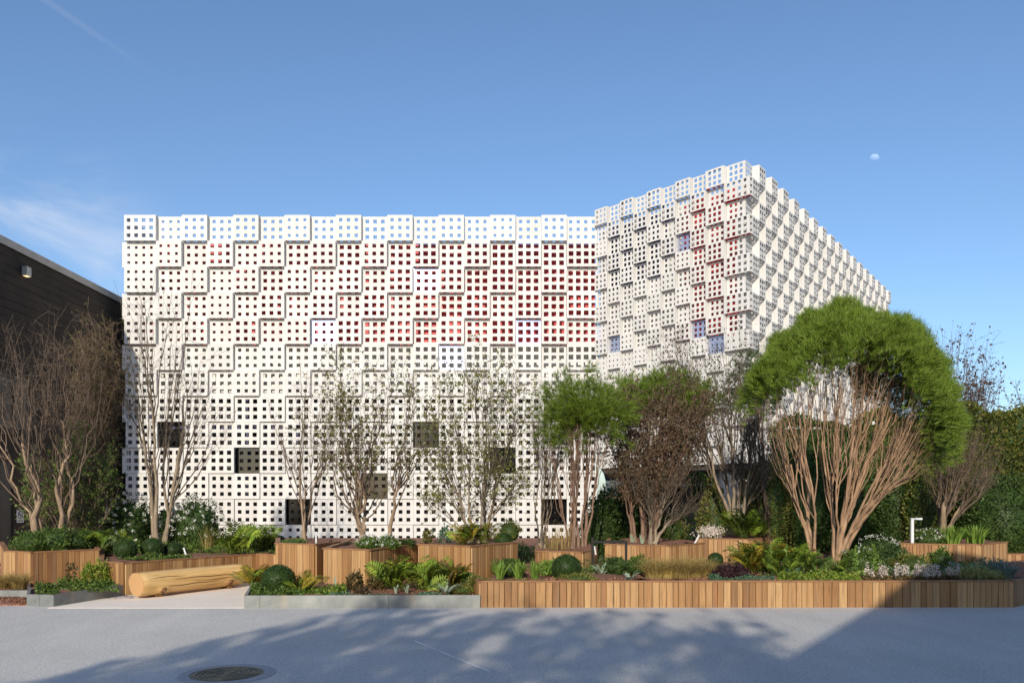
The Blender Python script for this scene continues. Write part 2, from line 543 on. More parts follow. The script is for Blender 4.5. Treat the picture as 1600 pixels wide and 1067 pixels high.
def ctree(base, targets, rng, k1=7, k2=5, r0=.05, spread=.12, frac1=.6, twig=0.0048, ntwig=2, twl=.25, jit=.05, lift=.45, sides=6, bases=None, twist=.18, twr=1.15):
    """a many-stemmed woody skeleton that reaches the given crown points.
    returns quads and the points where leaves may sit, with growing directions"""
    base = np.asarray(base, float)
    c1, lab = kmeans(targets, k1, rng)
    k1 = len(c1)
    ang = np.arctan2(c1[:, 1] - base[1], c1[:, 0] - base[0])
    rr = spread * rng.uniform(.4, 1, k1)
    B = base + np.stack([np.cos(ang) * rr, np.sin(ang) * rr, np.zeros(k1)], 1)
    if bases is not None:
        bb = np.asarray(bases, float)
        B = bb[np.argmin(np.abs(c1[:, None, 0] - bb[None, :, 0]) + rng.uniform(0, .2, (k1, len(bb))), 1)] + rng.normal(size=(k1, 3)) * [.03, .03, 0]
    E = B + (c1 - B) * frac1
    hgt = (E[:, 2:3] - B[:, 2:3])
    mid = B + (E - B) * [.35, .35, 0] + np.concatenate([np.zeros((k1, 2)), hgt * (.25 + lift * .5)], 1)
    stems = bez(B, mid, E, 12, rng, jit * .35)
    w = np.array([(lab == i).sum() for i in range(k1)]) / len(targets) * k1
    rs = r0 * np.sqrt(w) * rng.uniform(.8, 1.15, k1)
    tt = np.linspace(0, 1, 12)
    R1 = rs[:, None] * (1.0 - .68 * tt[None]) * (1 + .35 * np.exp(-tt * 9))[None]
    main = tubes(stems, R1, sides)
    geo = []
    # second order
    src, dst, par = [], [], []
    for i in range(k1):
        X = targets[lab == i]
        if len(X) == 0: continue
        cc, l2 = kmeans(X, max(1, min(k2, len(X) // 2 + 1)), rng, 5)
        for q in range(len(cc)):
            if (l2 == q).any():
                src.append(i); dst.append(cc[q]); par.append(np.where(lab == i)[0][l2 == q])
    src = np.array(src); dst = np.array(dst)
    t0 = rng.uniform(.3, 1.0, len(src))
    p0, tan = sample_on(stems[src], t0)
    e2 = p0 + (dst - p0) * .72
    ln = np.linalg.norm(e2 - p0, axis=1, keepdims=True)
    sub = bez(p0, p0 + tan * ln * twist * .6 + (e2 - p0) * [.58, .58, .32], e2, 8, rng, jit * .55)
    r20 = np.minimum(rs[src] * (1 - .68 * t0) * .75, r0 * .34)
    R2 = r20[:, None] * (1 - .62 * np.linspace(0, 1, 8)[None])
    geo.append(tubes(sub, R2, 5))
    # third order: to every crown point
    idx = np.concatenate([np.full(len(p), i) for i, p in enumerate(par)])
    tg = targets[np.concatenate(par)]
    t1 = rng.uniform(.2, 1, len(idx))
    p0, tan = sample_on(sub[idx], t1)
    ln = np.linalg.norm(tg - p0, axis=1, keepdims=True)
    th = bez(p0, p0 + tan * ln * .12 + (tg - p0) * [.58, .58, .34], tg, 6, rng, jit * .8)
    R3 = np.maximum(twig * 1.3, r20[idx] * .30)[:, None] * (1 - .72 * np.linspace(0, 1, 6)[None])
    geo.append(tubes(th, R3, 4))
    tips, dirs = [th[:, -1]], [unit(th[:, -1] - th[:, -2])]
    if ntwig:
        ii = np.repeat(np.arange(len(th)), ntwig)
        p0, tan = sample_on(th[ii], rng.uniform(.25, 1, len(ii)))
        d = unit(tan * .6 + rand_dirs(rng, len(ii)) * twr + [0, 0, .08])
        L = twl * 1.25 * rng.uniform(.35, 1.3, (len(ii), 1))
        tw = bez(p0, p0 + d * L * .5, p0 + d * L + rng.normal(size=p0.shape) * .12 * L + [0, 0, .03], 4, rng, .03)
        geo.append(tubes(tw, np.broadcast_to(twig * np.array([1, .85, .65, .35])[None], (len(tw), 4)), 3))
        for j in (1, 2, 3): tips.append(tw[:, j]); dirs.append(d)
    return main, join(geo), np.concatenate(tips), np.concatenate(dirs)


def ell(rng, n, px, py, d, rx, rz, ry, shell=.0, cut=None):
    """random points in an ellipsoid whose centre and half-sizes are given in photo pixels at depth d (ry in metres)"""
    u = rand_dirs(rng, n) * (rng.uniform(max(shell, .4) ** 3, 1, (n, 1)) ** (1 / 3))
    if cut is not None: u = u[u[:, 2] > cut]
    c = np.array(at(px, py, d)); s = d / F
    return c + u * [rx * s, ry, rz * s]


def tree(name, label, base, V, Fc, bark, leaves=None, leafmat_=None, group=None, cat='tree', crown='crown', extra=None):
    b = Vector(base)
    t = tag(empty(name, b), label, cat, group)
    tk = link('trunk', mesh_np('trunk', V[0] - np.array(b), V[1], M[bark], True), t)
    link('branches', mesh_np('branches', Fc[0] - np.array(b), Fc[1], M[TWIG.get(bark, bark)], True), tk)
    if leaves is not None:
        LV, LF = leaves
        link(crown, mesh_np(crown, LV - np.array(b), LF, M[leafmat_]), t)
    return t


def needle_tufts(P, axis, rng, n=14, L=.13, W=.006, spread=.75):
    """tufts of long needles"""
    k = len(P)
    Pn = np.repeat(P, n, 0); A = np.repeat(axis, n, 0)
    d = unit(A + rand_dirs(rng, k * n) * spread)
    l = L * rng.uniform(.6, 1.2, (k * n, 1))
    b = unit(np.cross(d, rand_dirs(rng, k * n))) * W
    root = Pn + rng.normal(size=Pn.shape) * .012
    tip = root + d * l
    tip[:, 2] -= .08 * l[:, 0]
    V = np.stack([root - b, root + b, tip + b * .2, tip - b * .2], 1).reshape(-1, 3)
    # one island per tuft, so that a tuft shares one tone: needles of a tuft stay separate faces with a common root quad
    return V, np.arange(len(V)).reshape(-1, 4)

# ------------------------------------------------------------------ setting: ground, path, gravel, garden soil
mb = MB(); mb.poly([(-300, -300, 0), (300, -300, 0), (300, 400, 0), (-300, 400, 0)])
ground = tag(link('ground', mb.mesh('ground', M['ground'])), kind='structure')
a, b = at(648, 1001, 9.08), at(762, 1048, 7.5)
a = Vector((*xy(648, 9.08), .004)); b = Vector((*xy(766, 7.45), .004))
dv = (b - a).normalized(); nv = Vector((-dv.y, dv.x, 0)) * .012
mb = MB(); mb.poly([a - nv, b - nv, b + nv, a + nv])
link('joint_line', mb.mesh('joint_line', M['joint_pale']), ground)

mb = MB(); pth = [xy(74, 11.83), xy(384, 11.83), xy(396, 13.6), xy(404, 15.6), xy(196, 13.45), xy(84, 12.0)]
mb.prism(pth, -.05, .004)
tag(link('path', mb.mesh('path', M['path_stone'])), kind='structure')
mb = MB(); mb.prism([xy(-90, 12.02), xy(46, 12.12), xy(48, 13.0), xy(-90, 13.0)], -.02, .02)
tag(link('gravel_bed', mb.mesh('gravel_bed', M['gravel'])), kind='structure')


def soil_mesh(poly, z, rng, amp=.03, step=.22, name='soil'):
    """a lumpy soil surface inside a polygon"""
    P = np.array(poly); x0, y0 = P.min(0); x1, y1 = P.max(0)
    nx, ny = max(3, int((x1 - x0) / step)), max(3, int((y1 - y0) / step))
    X, Y = np.meshgrid(np.linspace(x0, x1, nx), np.linspace(y0, y1, ny))

    def inside(px_, py_):
        r = np.zeros_like(px_, bool); n = len(P)
        for i in range(n):
            (xa, ya), (xb, yb) = P[i], P[(i + 1) % n]
            c = ((ya > py_) != (yb > py_)) & (px_ < (xb - xa) * (py_ - ya) / (yb - ya + 1e-12) + xa)
            r ^= c
        return r
    Z = z + amp * (np.sin(X * 3.1 + Y * 1.7) + np.sin(X * 7.3 - Y * 4.1) * .5 + rng.normal(size=X.shape) * .35)
    ins = inside(X, Y)
    idx = np.arange(nx * ny).reshape(ny, nx)
    q = np.stack([idx[:-1, :-1], idx[:-1, 1:], idx[1:, 1:], idx[1:, :-1]], -1).reshape(-1, 4)
    q = q[ins.ravel()[q].all(1)]
    V = np.stack([X.ravel(), Y.ravel(), Z.ravel()], 1)
    mb = MB(); mb.poly([(p[0], p[1], z - amp) for p in poly])
    V2 = np.array(mb.v)
    return V, q, V2


gp = [(-13.5, 15.9), (14.5, 15.9), (17.5, 24), (12, 25.5), (9, 24), (6.7, 27), (3.2, 27.6), (-13.5, 27.6)]
mb = MB(); mb.prism(gp, -.02, .28)
garden = tag(link('garden_soil', mb.mesh('garden_soil', M['soil'])), kind='structure')

# ------------------------------------------------------------------ white pavilion of stacked perforated boxes
BOX, FY, PR = 0.9, 28.25, 0.35           # box size, plane of the recessed panels, how far proud boxes stand out
TOPZ = EYE + (HY - 333) * 27.9 / F
PXM = 27.9 / F                            # metres per photo pixel in the front plane
pavilion = tag(empty('white_pavilion', (0, 28.25, 0)), 'white building of stacked perforated boxes with red and navy lining behind the garden', 'building')
PO = Vector((0, 28.25, 0))
_cache = {}


def perforated(mb, o, ux, uz, w, h, nx, nz, pitch, hole, t, nrm, m=0, mrev=0):
    """a plate of size w x h from corner o along ux, uz with nx x nz square holes and reveals of depth t"""
    cx = [w / 2 + (i - (nx - 1) / 2) * pitch for i in range(nx)]
    cz = [h / 2 + (i - (nz - 1) / 2) * pitch for i in range(nz)]
    xs = [0.0] + [q for c in cx for q in (c - hole / 2, c + hole / 2)] + [w]
    zs = [0.0] + [q for c in cz for q in (c - hole / 2, c + hole / 2)] + [h]
    P = lambda x, z, y=0.0: o + ux * x + uz * z - nrm * y
    # horizontal strips between hole rows, then the little bridges within hole rows
    for j in range(len(zs) - 1):
        if j % 2 == 0:
            mb.poly([P(0, zs[j]), P(w, zs[j]), P(w, zs[j + 1]), P(0, zs[j + 1])], m)
        else:
            for i in range(0, len(xs) - 1, 2):
                mb.poly([P(xs[i], zs[j]), P(xs[i + 1], zs[j]), P(xs[i + 1], zs[j + 1]), P(xs[i], zs[j + 1])], m)
            if t > 0:
                for i in range(1, len(xs) - 1, 2):
                    a0, a1, b0, b1 = xs[i], xs[i + 1], zs[j], zs[j + 1]
                    for (p, q) in (((a0, b0), (a1, b0)), ((a1, b0), (a1, b1)), ((a1, b1), (a0, b1)), ((a0, b1), (a0, b0))):
                        mb.poly([P(*p), P(*q), P(*q, t), P(*p, t)], mrev)


def box_mesh(w, h, p, hole, nx, nz, pitch, proud, mats, side_l=False, side_r=False, under=0, t=.035):
    key = (round(w, 3), round(h, 3), p, hole, nx, proud, tuple(mats), side_l, side_r, under)
    if key in _cache: return _cache[key]
    mb = MB(); g = .006
    X, Y, Z = Vector((1, 0, 0)), Vector((0, 1, 0)), Vector((0, 0, 1))
    y = -p if proud else 0.0
    perforated(mb, Vector((g, y, g)), X, Z, w - 2 * g, h - 2 * g, nx, nz, pitch, hole, t, -Y)
    x0, x1, z0, z1 = g, w - g, g, h - g
    yb = 0.05 if proud else t
    if proud:
        d = p + yb
        for sx, flag in ((x0, side_l), (x1, side_r)):
            if flag:
                perforated(mb, Vector((sx, y, z0)), Y, Z, d, z1 - z0, 1 if d < .35 else 2, nz, pitch, hole, 0, X)
            else:
                mb.poly([(sx, y, z0), (sx, yb, z0), (sx, yb, z1), (sx, y, z1)])
        mb.poly([(x0, y, z1), (x1, y, z1), (x1, yb, z1), (x0, yb, z1)])
        if p > .12: perforated(mb, Vector((x0, y, z0)), X, Y, x1 - x0, d, nx, 1, pitch, min(hole, d * .5), 0, Z, under)
        else: mb.poly([(x0, y, z0), (x1, y, z0), (x1, yb, z0), (x0, yb, z0)])
    else:
        # folded rim
        for (p0, p1) in (((x0, z0), (x1, z0)), ((x1, z0), (x1, z1)), ((x1, z1), (x0, z1)), ((x0, z1), (x0, z0))):
            mb.poly([(p0[0], y, p0[1]), (p1[0], y, p1[1]), (p1[0], yb, p1[1]), (p0[0], yb, p0[1])])
    me = mb.mesh('facade_box', [M[q] for q in mats])
    _cache[key] = me
    return me


rng = np.random.default_rng(3)
cols = [(190, 240)] + [(240 + 40.4 * i, 240 + 40.4 * (i + 1)) for i in range(16)] + [(886.4, 935)]
bright_m = {(2, 11), (4, 7), (4, 15), (5, 12)}
dark_m = {(9, 4), (11, 6), (8, 1), (8, 11), (10, 9), (9, 14), (11, 16)}
HS = [.098, .116, .133, .150, .168]
for r in range(13):
    for c, (p0, p1) in enumerate(cols):
        proud = (r + c) % 2 == 0
        if c == 0 and not proud: p0 = 183
        x0, x1 = (p0 - HX) * PXM, (p1 - HX) * PXM
        red = 1 <= r <= 5
        hs = (min(4, c / 3.6) if red else (.9 if r == 0 else (2.6 if r in (7, 8, 9) else 1.7)))
        hs = int(np.clip(round(hs + rng.normal() * .45), 0, 4))
        mats = ['white_panel']
        if (r, c) in bright_m: mats = ['mirror_steel']
        elif (r, c) in dark_m: mats = ['steel_dark_reflection']
        n = 4 if c in (0, 17) else 3
        h = BOX * 40.5 / 40.4
        pd = .18 if r < 5 else (.15, .12, .09)[r - 5] if r < 8 else .06
        z0 = TOPZ - (r + 1) * h
        z0b = z0 if proud or r else z0 - 0.0
        tray = (r, c) in dark_m
        if tray: pd = -.2
        me = box_mesh(x1 - x0, h, pd, HS[hs], n, 3, .272 if n == 3 else .265, proud or tray, mats, side_l=(c == 0), side_r=False)
        link('facade_box', me, pavilion, Vector((x0, FY, z0)) - PO)
# left return of the screen
mb = MB()
lx = (190 - HX) * PXM
mb.box(lx + .01, lx + .05, FY + .06, FY + 9, 0, TOPZ - .02)
link('side_wall', mb.mesh('side_wall', M['white_panel']), pavilion, -PO)
# lining behind the screen, in bands of colour, with the floors between
LY = FY + 1.0
x0, x1 = lx + .06, (936 - HX) * PXM


def zpx(py, d): return EYE + (HY - py) * d / F


zt, zr, zg = TOPZ - .66, zpx(546, LY), zpx(612, LY)
for nm, m_, za, zb in (('red_lining', 'lining_red', zr, zt), ('grey_lining', 'lining_pale', zg, zr - .01), ('dark_lining', 'lining_dark', .0, zg - .01)):
    mb = MB(); yo = -.35 if nm == 'grey_lining' else 0; mb.box(x0, x1, LY + yo, LY + .2 + yo, za, zb)
    link(nm, mb.mesh(nm, M[m_]), pavilion, -PO)
mb = MB(); mb.box(x0, x1, FY + .08, LY - .01, zr - .14, zr - .02)
link('floor_slab', mb.mesh('floor_slab', M['lining_pale']), pavilion, -PO)
mb = MB(); mb.box(x0, x1, FY + .08, LY - .01, zg - .16, zg - .03)
link('floor_slab', mb.mesh('floor_slab', M['lining_grey']), pavilion, -PO)
mb = MB(); mb.box(x0, x1, LY + .21, LY + 9, 0, zt - .02)
link('core', mb.mesh('core', M['lining_grey']), pavilion, -PO)
# navy steel frame seen through the lower holes
mb = MB()
for i in range(10):
    xx = x0 + .5 + i * 1.75
    mb.box(xx, xx + .12, FY + .45, FY + .57, 0, zg - .2)
for zz in (2.2, 4.1): mb.box(x0, x1, FY + .6, FY + .7, zz, zz + .12)
link('steel_frame', mb.mesh('steel_frame', M['lining_navy']), pavilion, -PO)

# the angled wing
WB, WP, WPM = .565, .22, .15
I0 = Vector((3.0, 28.2, 0)); mdir = Vector((3.94, -4.24, 0)).normalized()
WTOP = EYE + (HY - 330) * 28.2 / F
NCOL, WIDE = 10, 0.3
N0 = I0 + mdir * (NCOL + WIDE) * WB
udir = Vector((.593, .805, 0)).normalized()
nm_ = Vector((mdir.y, -mdir.x, 0)); nu_ = Vector((udir.y, -udir.x, 0))
WR, RC = 16, 34
WBOT = WTOP - WR * WB
ang_m = math.atan2(mdir.y, mdir.x); ang_u = math.atan2(udir.y, udir.x)
WS = [.056, .072, .092, .106]
wing_mirror = [(963, 457), (1055, 380), (1053, 487), (1107, 525), (963, 553)]


def project(p): return (HX + F * p.x / p.y, HY - F * (p.z - EYE) / p.y)


def zone(s, r):
    if r >= 9: return 'dark'
    if s < 5.6 and r <= 4 and s > .6: return 'navy'
    if s >= 6.3 and r <= 9: return 'red'
    return 'pale'


wb_all = []
CW = [WB] * 8 + [WB * 1.15] * 2
starts = [sum(CW[:i]) for i in range(10)]
for r in range(WR):
    for c in range(10):
        w = CW[c]
        proud = (r + c) % 2 == 0
        if c == 9 and proud: w += WP
        s = starts[c] / WB
        zn = zone(s, r)
        o = I0 + mdir * starts[c] + Vector((0, 0, WTOP - (r + 1) * WB))
        ctr = o + mdir * w / 2 + Vector((0, 0, WB / 2))
        px_, py_ = project(ctr)
        hs = {'navy': 3, 'red': 3, 'pale': 2, 'dark': 0}[zn]
        if rng.random() < .3: hs = max(0, hs - 1)
        mats = ['white_panel']
        if not proud and any(abs(px_ - a) < 17 and abs(py_ - b) < 17 for a, b in wing_mirror): mats = ['mirror_steel']
        under = 0
        if (zn == 'navy' or (zn == 'red' and r % 3 != 2)) and proud and len(mats) == 1: mats = mats + ['lining_' + zn]; under = 1
        me = box_mesh(w, WB, WPM, WS[hs], 3 if w < .8 else 4, 3, .172 if w < .8 else .19, proud, mats, side_r=(c == 9), under=under, t=.02)
        wb_all.append((0, me, o, ang_m))
for c in range(RC):
    for r in range(WR):
        proud = (r + c + 1) % 2 == 0
        o = N0 + udir * (c * WB) + Vector((0, 0, WTOP - (r + 1) * WB))
        me = box_mesh(WB, WB, WP, WS[3 if r < 9 else 2], 3, 3, .172, proud, ['white_panel'], t=.0)
        vis = r - 9.5 + c * .14
        wb_all.append((10 + max(0, vis) * 20 + c, me, o, ang_u))
wb_all.sort(key=lambda q: q[0])
restV, restF, cnt = [], [], 0
for i, (_, me, o, an) in enumerate(wb_all):
    if i < 300:
        link('wing_box', me, pavilion, o - PO, (0, 0, an))
    else:
        co = np.empty(len(me.vertices) * 3, np.float32); me.vertices.foreach_get('co', co); co = co.reshape(-1, 3)
        ca, sa = math.cos(an), math.sin(an)
        W = np.stack([co[:, 0] * ca - co[:, 1] * sa, co[:, 0] * sa + co[:, 1] * ca, co[:, 2]], 1) + np.array(o - PO)
        lv = np.empty(len(me.loops), np.int32); me.loops.foreach_get('vertex_index', lv)
        restV.append(W); restF.append(lv.reshape(-1, 4) + cnt); cnt += len(W)
tag(link('distant_wing_boxes', mesh_np('distant_wing_boxes', np.concatenate(restV), np.concatenate(restF), M['white_panel']), pavilion), kind='stuff')

# wing lining, roof deck, soffit and the dark ground floor under it
back = .5
A = I0 - nm_ * back - mdir * .3; ang_in = None


def line_x(p, d, q, e):
    den = d.x * e.y - d.y * e.x
    t = ((q.x - p.x) * e.y - (q.y - p.y) * e.x) / den
    return p + d * t


Ni = line_x(I0 - nm_ * back, mdir, N0 - nu_ * back, udir)
R0 = N0 + udir * RC * WB
Ri = R0 - nu_ * back - udir * .05
lin = {}
Lm = (Ni - A).length
cells = 11
for i in range(cells):
    for r in range(WR):
        s0, s1 = Lm * i / cells, Lm * (i + 1) / cells
        za = WTOP - (r + 1) * WB; zb = WTOP - r * WB - (.5 if r == 0 else 0)
        if zb <= za: continue
        mb = lin.setdefault(zone((s0 + s1) / 2 / WB, r), MB())
        p, q = A + mdir * s0, A + mdir * s1
        mb.poly([(p.x, p.y, za), (q.x, q.y, za), (q.x, q.y, zb), (p.x, p.y, zb)])
for zn, mb in lin.items():
    link(zn + '_wing_lining', mb.mesh('wing_lining', M['lining_' + zn]), pavilion, -PO)
mb = MB(); mb.poly([(Ni.x, Ni.y, WBOT), (Ri.x, Ri.y, WBOT), (Ri.x, Ri.y, WTOP - .5), (Ni.x, Ni.y, WTOP - .5)])
link('pale_wing_lining', mb.mesh('wing_lining', M['lining_pale']), pavilion, -PO)
Bk = Vector((4.6, 39.5, 0))
A2, N2, R2 = A - nm_ * .03, line_x(A - nm_ * .03, mdir, Ni - nu_ * .03, udir), Ri - nu_ * .03 - udir * .1
mb = MB(); mb.prism([(p.x, p.y) for p in (A2, N2, R2, Bk)], WBOT + .02, WTOP - .55)
link('wing_core', mb.mesh('wing_core', M['lining_grey']), pavilion, -PO)
I1, N1, R1 = I0 + nm_ * .02, N0 + (nm_ + nu_) * .02, R0 + nu_ * .02
mb = MB(); mb.prism([(p.x, p.y) for p in (I1 + mdir * .3, N1, R1, Bk)], WBOT - .16, WBOT - .01)
link('soffit', mb.mesh('soffit', M['soffit']), pavilion, -PO)
Ai = I0 + Vector((.2, .6, 0)); inn = 2.0
Nn = line_x(I0 - nm_ * inn, mdir, N0 - nu_ * inn, udir); Rr = R0 - nu_ * inn
mb = MB(); mb.prism([(p.x, p.y) for p in (Ai - nm_ * inn, Nn, Rr, Bk)], 0, WBOT - .17)
link('ground_floor_glazing', mb.mesh('ground_floor_glazing', M['lining_dark']), pavilion, -PO)
for px_, d_, w_ in ((1150, 24.6, .75), (1395, 33.0, .9)):
    X_, Y_ = xy(px_, d_)
    mb = MB(); mb.box(X_ - w_ / 2, X_ + w_ / 2, Y_, Y_ + .5, 0, WBOT - .165)
    link('pier', mb.mesh('pier', M['concrete']), pavilion, -PO)
for i in range(3):
    p = I0 - nm_ * 1.2 + mdir * (1.2 + i * 1.6)
    mb = MB(); mb.box(p.x - .6, p.x + .6, p.y, p.y + .05, 2.05, 2.12); mb.box(p.x - .03, p.x + .03, p.y, p.y + .05, 2.12, WBOT - .17)
    link('ceiling_rail', mb.mesh('ceiling_rail', M['white_metal']), pavilion, -PO)

# ------------------------------------------------------------------ dark timber-clad neighbour on the left
dark = tag(empty('dark_building', (-14.1, 20, 0)), 'dark brown board-clad building with a thin metal roof edge at the left', 'building')
DO = Vector((-14.1, 20, 0))
DH = 8.75; DX = -14.12
ya, yb = 21.95, 31.0
mb = MB(); mb.box(DX - 8, DX - .03, ya, yb, 0, DH - .05)
link('core', mb.mesh('core', M['soffit']), dark, -DO)
door_y0, door_y1, door_h = 22.0, 22.72, 2.45
win = [(19.2, 23.6, 3.6, 5.1)]
nb = 36; bh = (DH - .12) / nb
for i in range(nb):
    z0 = i * bh
    segs = [(ya, yb)]
    if z0 < door_h: segs = [(ya, door_y0), (door_y1, yb)]
    elif 3.6 <= z0 + bh / 2 <= 5.1: segs = [(ya, 22.0), (23.6, yb)]
    for (s0, s1) in segs:
        joints = [s0] + [q for q in (s0 + (i * 2.7) % 5.5 + k_ * 5.5 for k_ in range(5)) if s0 + .5 < q < s1 - .5] + [s1]
        for q0, q1 in zip(joints[:-1], joints[1:]):
            mb = MB(); pz = rng.uniform(0, .012)
            mb.box(DX - .028, DX + pz, q0 + .004, q1 - .004, z0 + .006, z0 + bh - .006)
            low = z0 < door_h and q0 >= door_y1 - .01 and q0 < 23.5
            link('board', mb.mesh('board', M['board_brown_light' if low or rng.random() < .12 else 'board_brown']), dark, -DO)
mb = MB(); mb.box(DX - 8.1, DX + .07, ya - .05, yb, DH - .1, DH + .12)
link('roof_edge', mb.mesh('roof_edge', M['roof_trim']), dark, -DO)
mb = MB(); mb.box(DX - .6, DX - .5, door_y0, door_y1, 0, door_h); 
link('doorway', mb.mesh('doorway', M['black_metal']), dark, -DO)
mb = MB(); mb.box(DX - .10, DX - .06, 22.0, 23.6, 3.6, 5.1)
w_ = link('window', mb.mesh('window', M['window_glass']), dark, -DO)
mb = MB()
for yy in (22.0, 22.75, 23.53): mb.box(DX - .06, DX + .02, yy, yy + .07, 3.6, 5.1)
mb.box(DX - .055, DX + .015, 22.0, 23.6, 3.6, 3.66); mb.box(DX - .055, DX + .015, 22.0, 23.6, 5.04, 5.1)
link('frame', mb.mesh('frame', M['black_metal']), w_)
# wall lamp high on it
ly = 14.1 * F / 763
lamp = tag(empty('wall_lamp', (DX + .02, ly, zpx(425, ly))), 'small dark box lamp high on the dark board wall', 'lamp')
mb = MB(); mb.box(.01, .16, -.11, .11, -.12, .14)
link('housing', mb.mesh('housing', M['grey_metal']), lamp)
mb = MB(); mb.box(.03, .14, -.08, .08, -.13, -.121)
link('lens', mb.mesh('lens', M['lamp_glow']), lamp)
# prohibition sign by the door
sy = 14.1 * F / 777
sign = tag(empty('no_smoking_sign', (DX + .015, sy + .25, zpx(806, sy))), 'small white no smoking sign beside the dark doorway', 'sign')
mb = MB(); mb.box(0, .012, -.16, .16, -.19, .17)
link('plate', mb.mesh('plate', M['sign_white']), sign)
mb = MB()
nn = 28
for i in range(nn):
    a0, a1 = 2 * math.pi * i / nn, 2 * math.pi * (i + 1) / nn
    mb.poly([(.016, ra * math.cos(a_), .03 + ra * math.sin(a_)) for ra, a_ in ((.12, a0), (.12, a1), (.09, a1), (.09, a0))])
c_, s_ = math.cos(.785), math.sin(.785)
mb.poly([(.018, u_ * c_ - v_ * s_, .03 - (u_ * s_ + v_ * c_)) for u_, v_ in ((-.1, -.014), (.1, -.014), (.1, .014), (-.1, .014))])
mb.poly([(.020, u_, .03 + v_) for u_, v_ in ((-.065, -.012), (.04, -.012), (.04, .012), (-.065, .012))])
mb.poly([(.020, u_, .03 + v_) for u_, v_ in ((.05, -.012), (.065, -.012), (.065, .012), (.05, .012))])
link('symbol', mb.mesh('symbol', M['sign_ink']), sign)
mb = MB()
for i in range(9):
    u0 = -.13 + i * .029
    mb.poly([(.016, u0, -.15), (.016, u0 + .02, -.15), (.016, u0 + .02, -.12), (.016, u0, -.12)])
link('lettering', mb.mesh('lettering', M['sign_ink']), sign)

# ------------------------------------------------------------------ what stands behind the viewer and throws the shadows on the plaza
TE = math.tan(SUN_EL)


def caster(gx, gy, h):
    """the point at height h whose shadow falls on the ground at gx, gy"""
    L = h / TE
    return Vector((gx - math.sin(SUN_AZ) * L, gy - math.cos(SUN_AZ) * L, h))


Hh = 6.5
e0, e1 = caster(2.06, 7.0, Hh), caster(5.43, 11.95, Hh)
ed = (e1 - e0); ed.z = 0; ed.normalize()
q0, q1 = e0 - ed * 14, e0 + ed * 12.5
out = Vector((ed.y, -ed.x, 0))
nb_ = tag(empty('rear_building', (q0.x, q0.y, 0)), 'low rendered building behind the viewer whose roof shadow crosses the plaza', 'building')
NO = Vector((q0.x, q0.y, 0))
mb = MB(); mb.prism([(p.x, p.y) for p in (q0, q1, q1 + out * 12, q0 + out * 12)], 0, Hh - .25)
link('wall', mb.mesh('wall', M['plaster']), nb_, -NO)
mb = MB(); mb.prism([(p.x, p.y) for p in (q0 - out * .05, q1 - out * .05, q1 + out * 12, q0 + out * 12)], Hh - .249, Hh)
link('roof', mb.mesh('roof', M['roof_trim']), nb_, -NO)
for i in range(5):
    p = q0 + ed * (3 + i * 4.6) - out * .02; p2 = p + ed * 2.2
    mb = MB(); mb.prism([(s_.x, s_.y) for s_ in (p, p2, p2 - out * .03, p - out * .03)], .9, 3.2)
    link('window', mb.mesh('window', M['window_glass']), nb_, -NO)

# ------------------------------------------------------------------ timber planters
mb = MB()
pr = [(0, .0), (.03, -.018), (.06, -.022), (.94, -.022), (.97, -.018), (1, 0)]
mb.prism([(x, y) for x, y in pr], 0, 1)
PLANK = mb.mesh('plank', M['plank_wood'])


def edge_planks(parent, o, p0, p1, z0, z1, w0=.088, rng=RNG):
    p0, p1 = Vector((*p0, 0)), Vector((*p1, 0))
    d = (p1 - p0).normalized(); p0 = p0 - d * .012; p1 = p1 + d * .012; L = (p1 - p0).length
    an = math.atan2(d.y, d.x)
    n_out = Vector((d.y, -d.x, 0))
    ws = []
    while sum(ws) < L: ws.append(w0 * rng.choice([.7, .78, .95, 1.0, 1.05, 1.25, 1.5]))
    k_ = L / sum(ws); x = 0
    for w in ws:
        w *= k_
        q = p0 + d * (x + .0015) + n_out * rng.uniform(.012, .018)
        link('plank', PLANK, parent, Vector((q.x, q.y, z0)) - o, (0, 0, an), (w - .002, 1, z1 - z0))
        x += w
    mb = MB(); mb.box(-.035, L + .035, -.045, .05, 0, .022)
    link('top_rail', mb.mesh('top_rail', M['rail_wood']), parent, Vector((p0.x, p0.y, z1 + .001)) - o, (0, 0, an))


def planter(label, poly, edges, z1, soil=.04, z0=.0, w0=.088, amp=.02, name='timber_planter'):
    o = Vector((*poly[0], 0))
    e = tag(empty(name, o), label, 'planter', 'timber planters')
    cx = sum(p[0] for p in poly) / len(poly); cy = sum(p[1] for p in poly) / len(poly)
    ins = [(p[0] + (cx - p[0]) * .012, p[1] + (cy - p[1]) * .012) for p in poly]
    mb = MB(); mb.prism(ins, z0, z1 - soil - .06)
    link('liner', mb.mesh('liner', M['board_brown']), e, -o)
    V, q, V2 = soil_mesh(ins, z1 - soil, RNG, amp)
    Fs = [q]
    flat = np.arange(len(V2))[None] + len(V)
    link('soil', mesh_np('soil', np.concatenate([V, V2]), [q, flat], M['soil'], False), e, -o)
    for i in edges:
        edge_planks(e, o, poly[i], poly[(i + 1) % len(poly)], z0, z1, w0)
    return e


